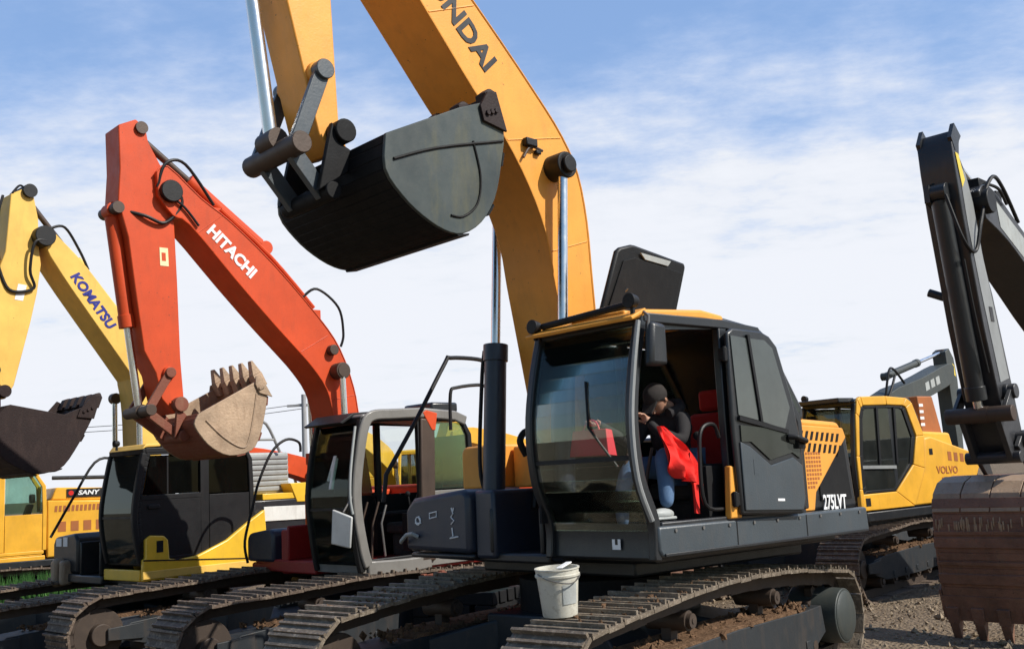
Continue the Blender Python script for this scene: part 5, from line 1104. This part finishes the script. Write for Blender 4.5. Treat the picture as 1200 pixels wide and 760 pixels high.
def crates():
    def crate(loc, rz, a, b, h, mat, name, label):
        g = G(); n = 6
        g.box(-a, a, -b, b, .0, h)
        for k in range(4):
            z0 = h * (.04 + .25 * k); g.box(-a - .012, a + .012, -b - .012, b + .012, z0, z0 + h * .17)
        for sx in (-1, 1):
            for sy in (-1, 1): g.box(sx * a - .03, sx * a + .03, sy * b - .03, sy * b + .03, -.001, h + .012)
        o = g.build(name, M[mat], bevel=.006); o.location = loc; o.rotation_euler = (0, 0, rz); tag(o, label, 'crate')
    z = gz(-.7, 12.5)
    g = G()
    for k in range(5):
        for q in range(4):
            if k % 2: g.box(-.55 + .29 * q, -.33 + .29 * q, -.36, .36, .145 * k, .145 * k + .14)
            else: g.box(-.56, .56, -.35 + .19 * q, -.20 + .19 * q, .145 * k, .145 * k + .14)
    o = g.build('timber_stack', M['inner'], bevel=.008); o.location = (-.72, 12.5, z); o.rotation_euler = (0, 0, -.5); tag(o, 'dark cribbed timber stack under the teal and brown crates behind the near tool box', 'timber')
    crate((-.52, 12.42, z + .735), -.5, .20, .2, .20, 'teal', 'crate', 'teal slatted crate on the timber stack behind the dark blue tool box')
    crate((-.95, 12.62, z + .735), -.5, .22, .2, .17, 'redrust', 'crate', 'brown slatted crate beside the teal one, behind the dark blue tool box')

def world_and_light():
    el, az = 42, 112          # sun high on the right, a little behind the camera; azimuth clockwise from +Y
    w = bpy.data.worlds.new('World'); sc.world = w; w.use_nodes = True; n = w.node_tree.nodes; l = w.node_tree.links; n.clear()
    out = n.new('ShaderNodeOutputWorld'); mix = n.new('ShaderNodeMixShader'); b1 = n.new('ShaderNodeBackground'); b2 = n.new('ShaderNodeBackground')
    sky = n.new('ShaderNodeTexSky'); sky.sky_type = 'NISHITA'; sky.sun_disc = False; sky.sun_elevation = R(el); sky.sun_rotation = R(az); sky.air_density = 1.2; sky.dust_density = .6; sky.ozone_density = 1.6
    hs = n.new('ShaderNodeHueSaturation'); hs.inputs['Saturation'].default_value = 1.3; l.new(sky.outputs[0], hs.inputs['Color']); l.new(hs.outputs[0], b1.inputs[0]); b1.inputs[1].default_value = .10
    tc = n.new('ShaderNodeTexCoord'); sp = n.new('ShaderNodeSeparateXYZ'); l.new(tc.outputs['Generated'], sp.inputs[0])
    def math_(op, a, b=None):
        q = n.new('ShaderNodeMath'); q.operation = op
        for i, c in enumerate((a, b)):
            if c is None: continue
            if isinstance(c, (int, float)): q.inputs[i].default_value = c
            else: l.new(c, q.inputs[i])
        return q.outputs[0]
    z = math_('MAXIMUM', sp.outputs['Z'], 0.0); den = math_('ADD', z, .12)
    cb = n.new('ShaderNodeCombineXYZ'); l.new(math_('DIVIDE', sp.outputs['X'], den), cb.inputs[0]); l.new(math_('DIVIDE', sp.outputs['Y'], den), cb.inputs[1])
    mp = n.new('ShaderNodeMapping'); mp.inputs['Scale'].default_value = (1.15, 1.5, 1); mp.inputs['Rotation'].default_value = (0, 0, R(14)); l.new(cb.outputs[0], mp.inputs[0])
    f1 = noise(n, l, mp.outputs[0], 1.3, 9, .62); f2 = noise(n, l, mp.outputs[0], 5.5, 7, .65)
    s = math_('ADD', math_('MULTIPLY', f1, .75), math_('MULTIPLY', f2, .25))
    # more veil low down, thinner overhead
    mr = n.new('ShaderNodeMapRange'); mr.interpolation_type = 'SMOOTHSTEP'; mr.inputs[1].default_value = .16; mr.inputs[2].default_value = .50; mr.inputs[3].default_value = .36; mr.inputs[4].default_value = -.12; l.new(z, mr.inputs[0])
    cm = n.new('ShaderNodeMapRange'); cm.interpolation_type = 'SMOOTHSTEP'; cm.inputs[1].default_value = .40; cm.inputs[2].default_value = .86; cm.inputs[3].default_value = .5; cm.inputs[4].default_value = 1; l.new(math_('ADD', s, mr.outputs[0]), cm.inputs[0])
    l.new(ramp(n, l, cm.outputs[0], .48, .94, (.43, .66, 1.16, 1), (.90, .93, 1.0, 1)), b2.inputs[0]); b2.inputs[1].default_value = .955
    fr = n.new('ShaderNodeMapRange'); fr.interpolation_type = 'SMOOTHSTEP'; fr.inputs[1].default_value = -.25; fr.inputs[2].default_value = .45; fr.inputs[3].default_value = .04; fr.inputs[4].default_value = 1; l.new(sp.outputs['Y'], fr.inputs[0]); l.new(math_('MULTIPLY', cm.outputs[0], fr.outputs[0]), mix.inputs[0]); l.new(b1.outputs[0], mix.inputs[1]); l.new(b2.outputs[0], mix.inputs[2]); l.new(mix.outputs[0], out.inputs[0])
    L = bpy.data.lights.new('sun', 'SUN'); L.energy = 5.0; L.angle = R(.53); L.color = (1, .95, .86)
    o = bpy.data.objects.new('sun', L); COL.objects.link(o)
    a = R(az); d = Vector((math.sin(a) * math.cos(R(el)), math.cos(a) * math.cos(R(el)), math.sin(R(el))))
    o.rotation_euler = d.to_track_quat('Z', 'Y').to_euler(); o.location = (8, 0, 14)

def camera():
    c = bpy.data.cameras.new('camera'); c.sensor_width = 36; c.lens = 1178.384 / 1200 * 36; c.clip_end = 3000; c.clip_start = .05
    o = bpy.data.objects.new('camera', c); COL.objects.link(o)
    PI_, RO = R(8.425), R(3.1)
    f = Vector((0, math.cos(PI_), math.sin(PI_))); r = Vector((1, 0, 0)); u = Vector((0, -math.sin(PI_), math.cos(PI_)))
    r2 = r * math.cos(RO) - u * math.sin(RO); u2 = r * math.sin(RO) + u * math.cos(RO)
    o.matrix_world = Matrix(((r2.x, u2.x, -f.x, 0), (r2.y, u2.y, -f.y, 0), (r2.z, u2.z, -f.z, 1.907), (0, 0, 0, 1)))
    sc.camera = o

mats()
world_and_light(); camera(); ground(); pole_and_wires()
mroot = main_excavator(); red_excavator(); yellow_excavator(); amber_excavator(); black_excavator(); far_machines()
person(mroot); loose_things(mroot); pail(); crates()
vs = sc.view_settings; vs.view_transform = 'Standard'; vs.look = 'None'; vs.exposure = .03; vs.gamma = 1; vs.use_curve_mapping = False
sc.render.resolution_x = 1024; sc.render.resolution_y = 648
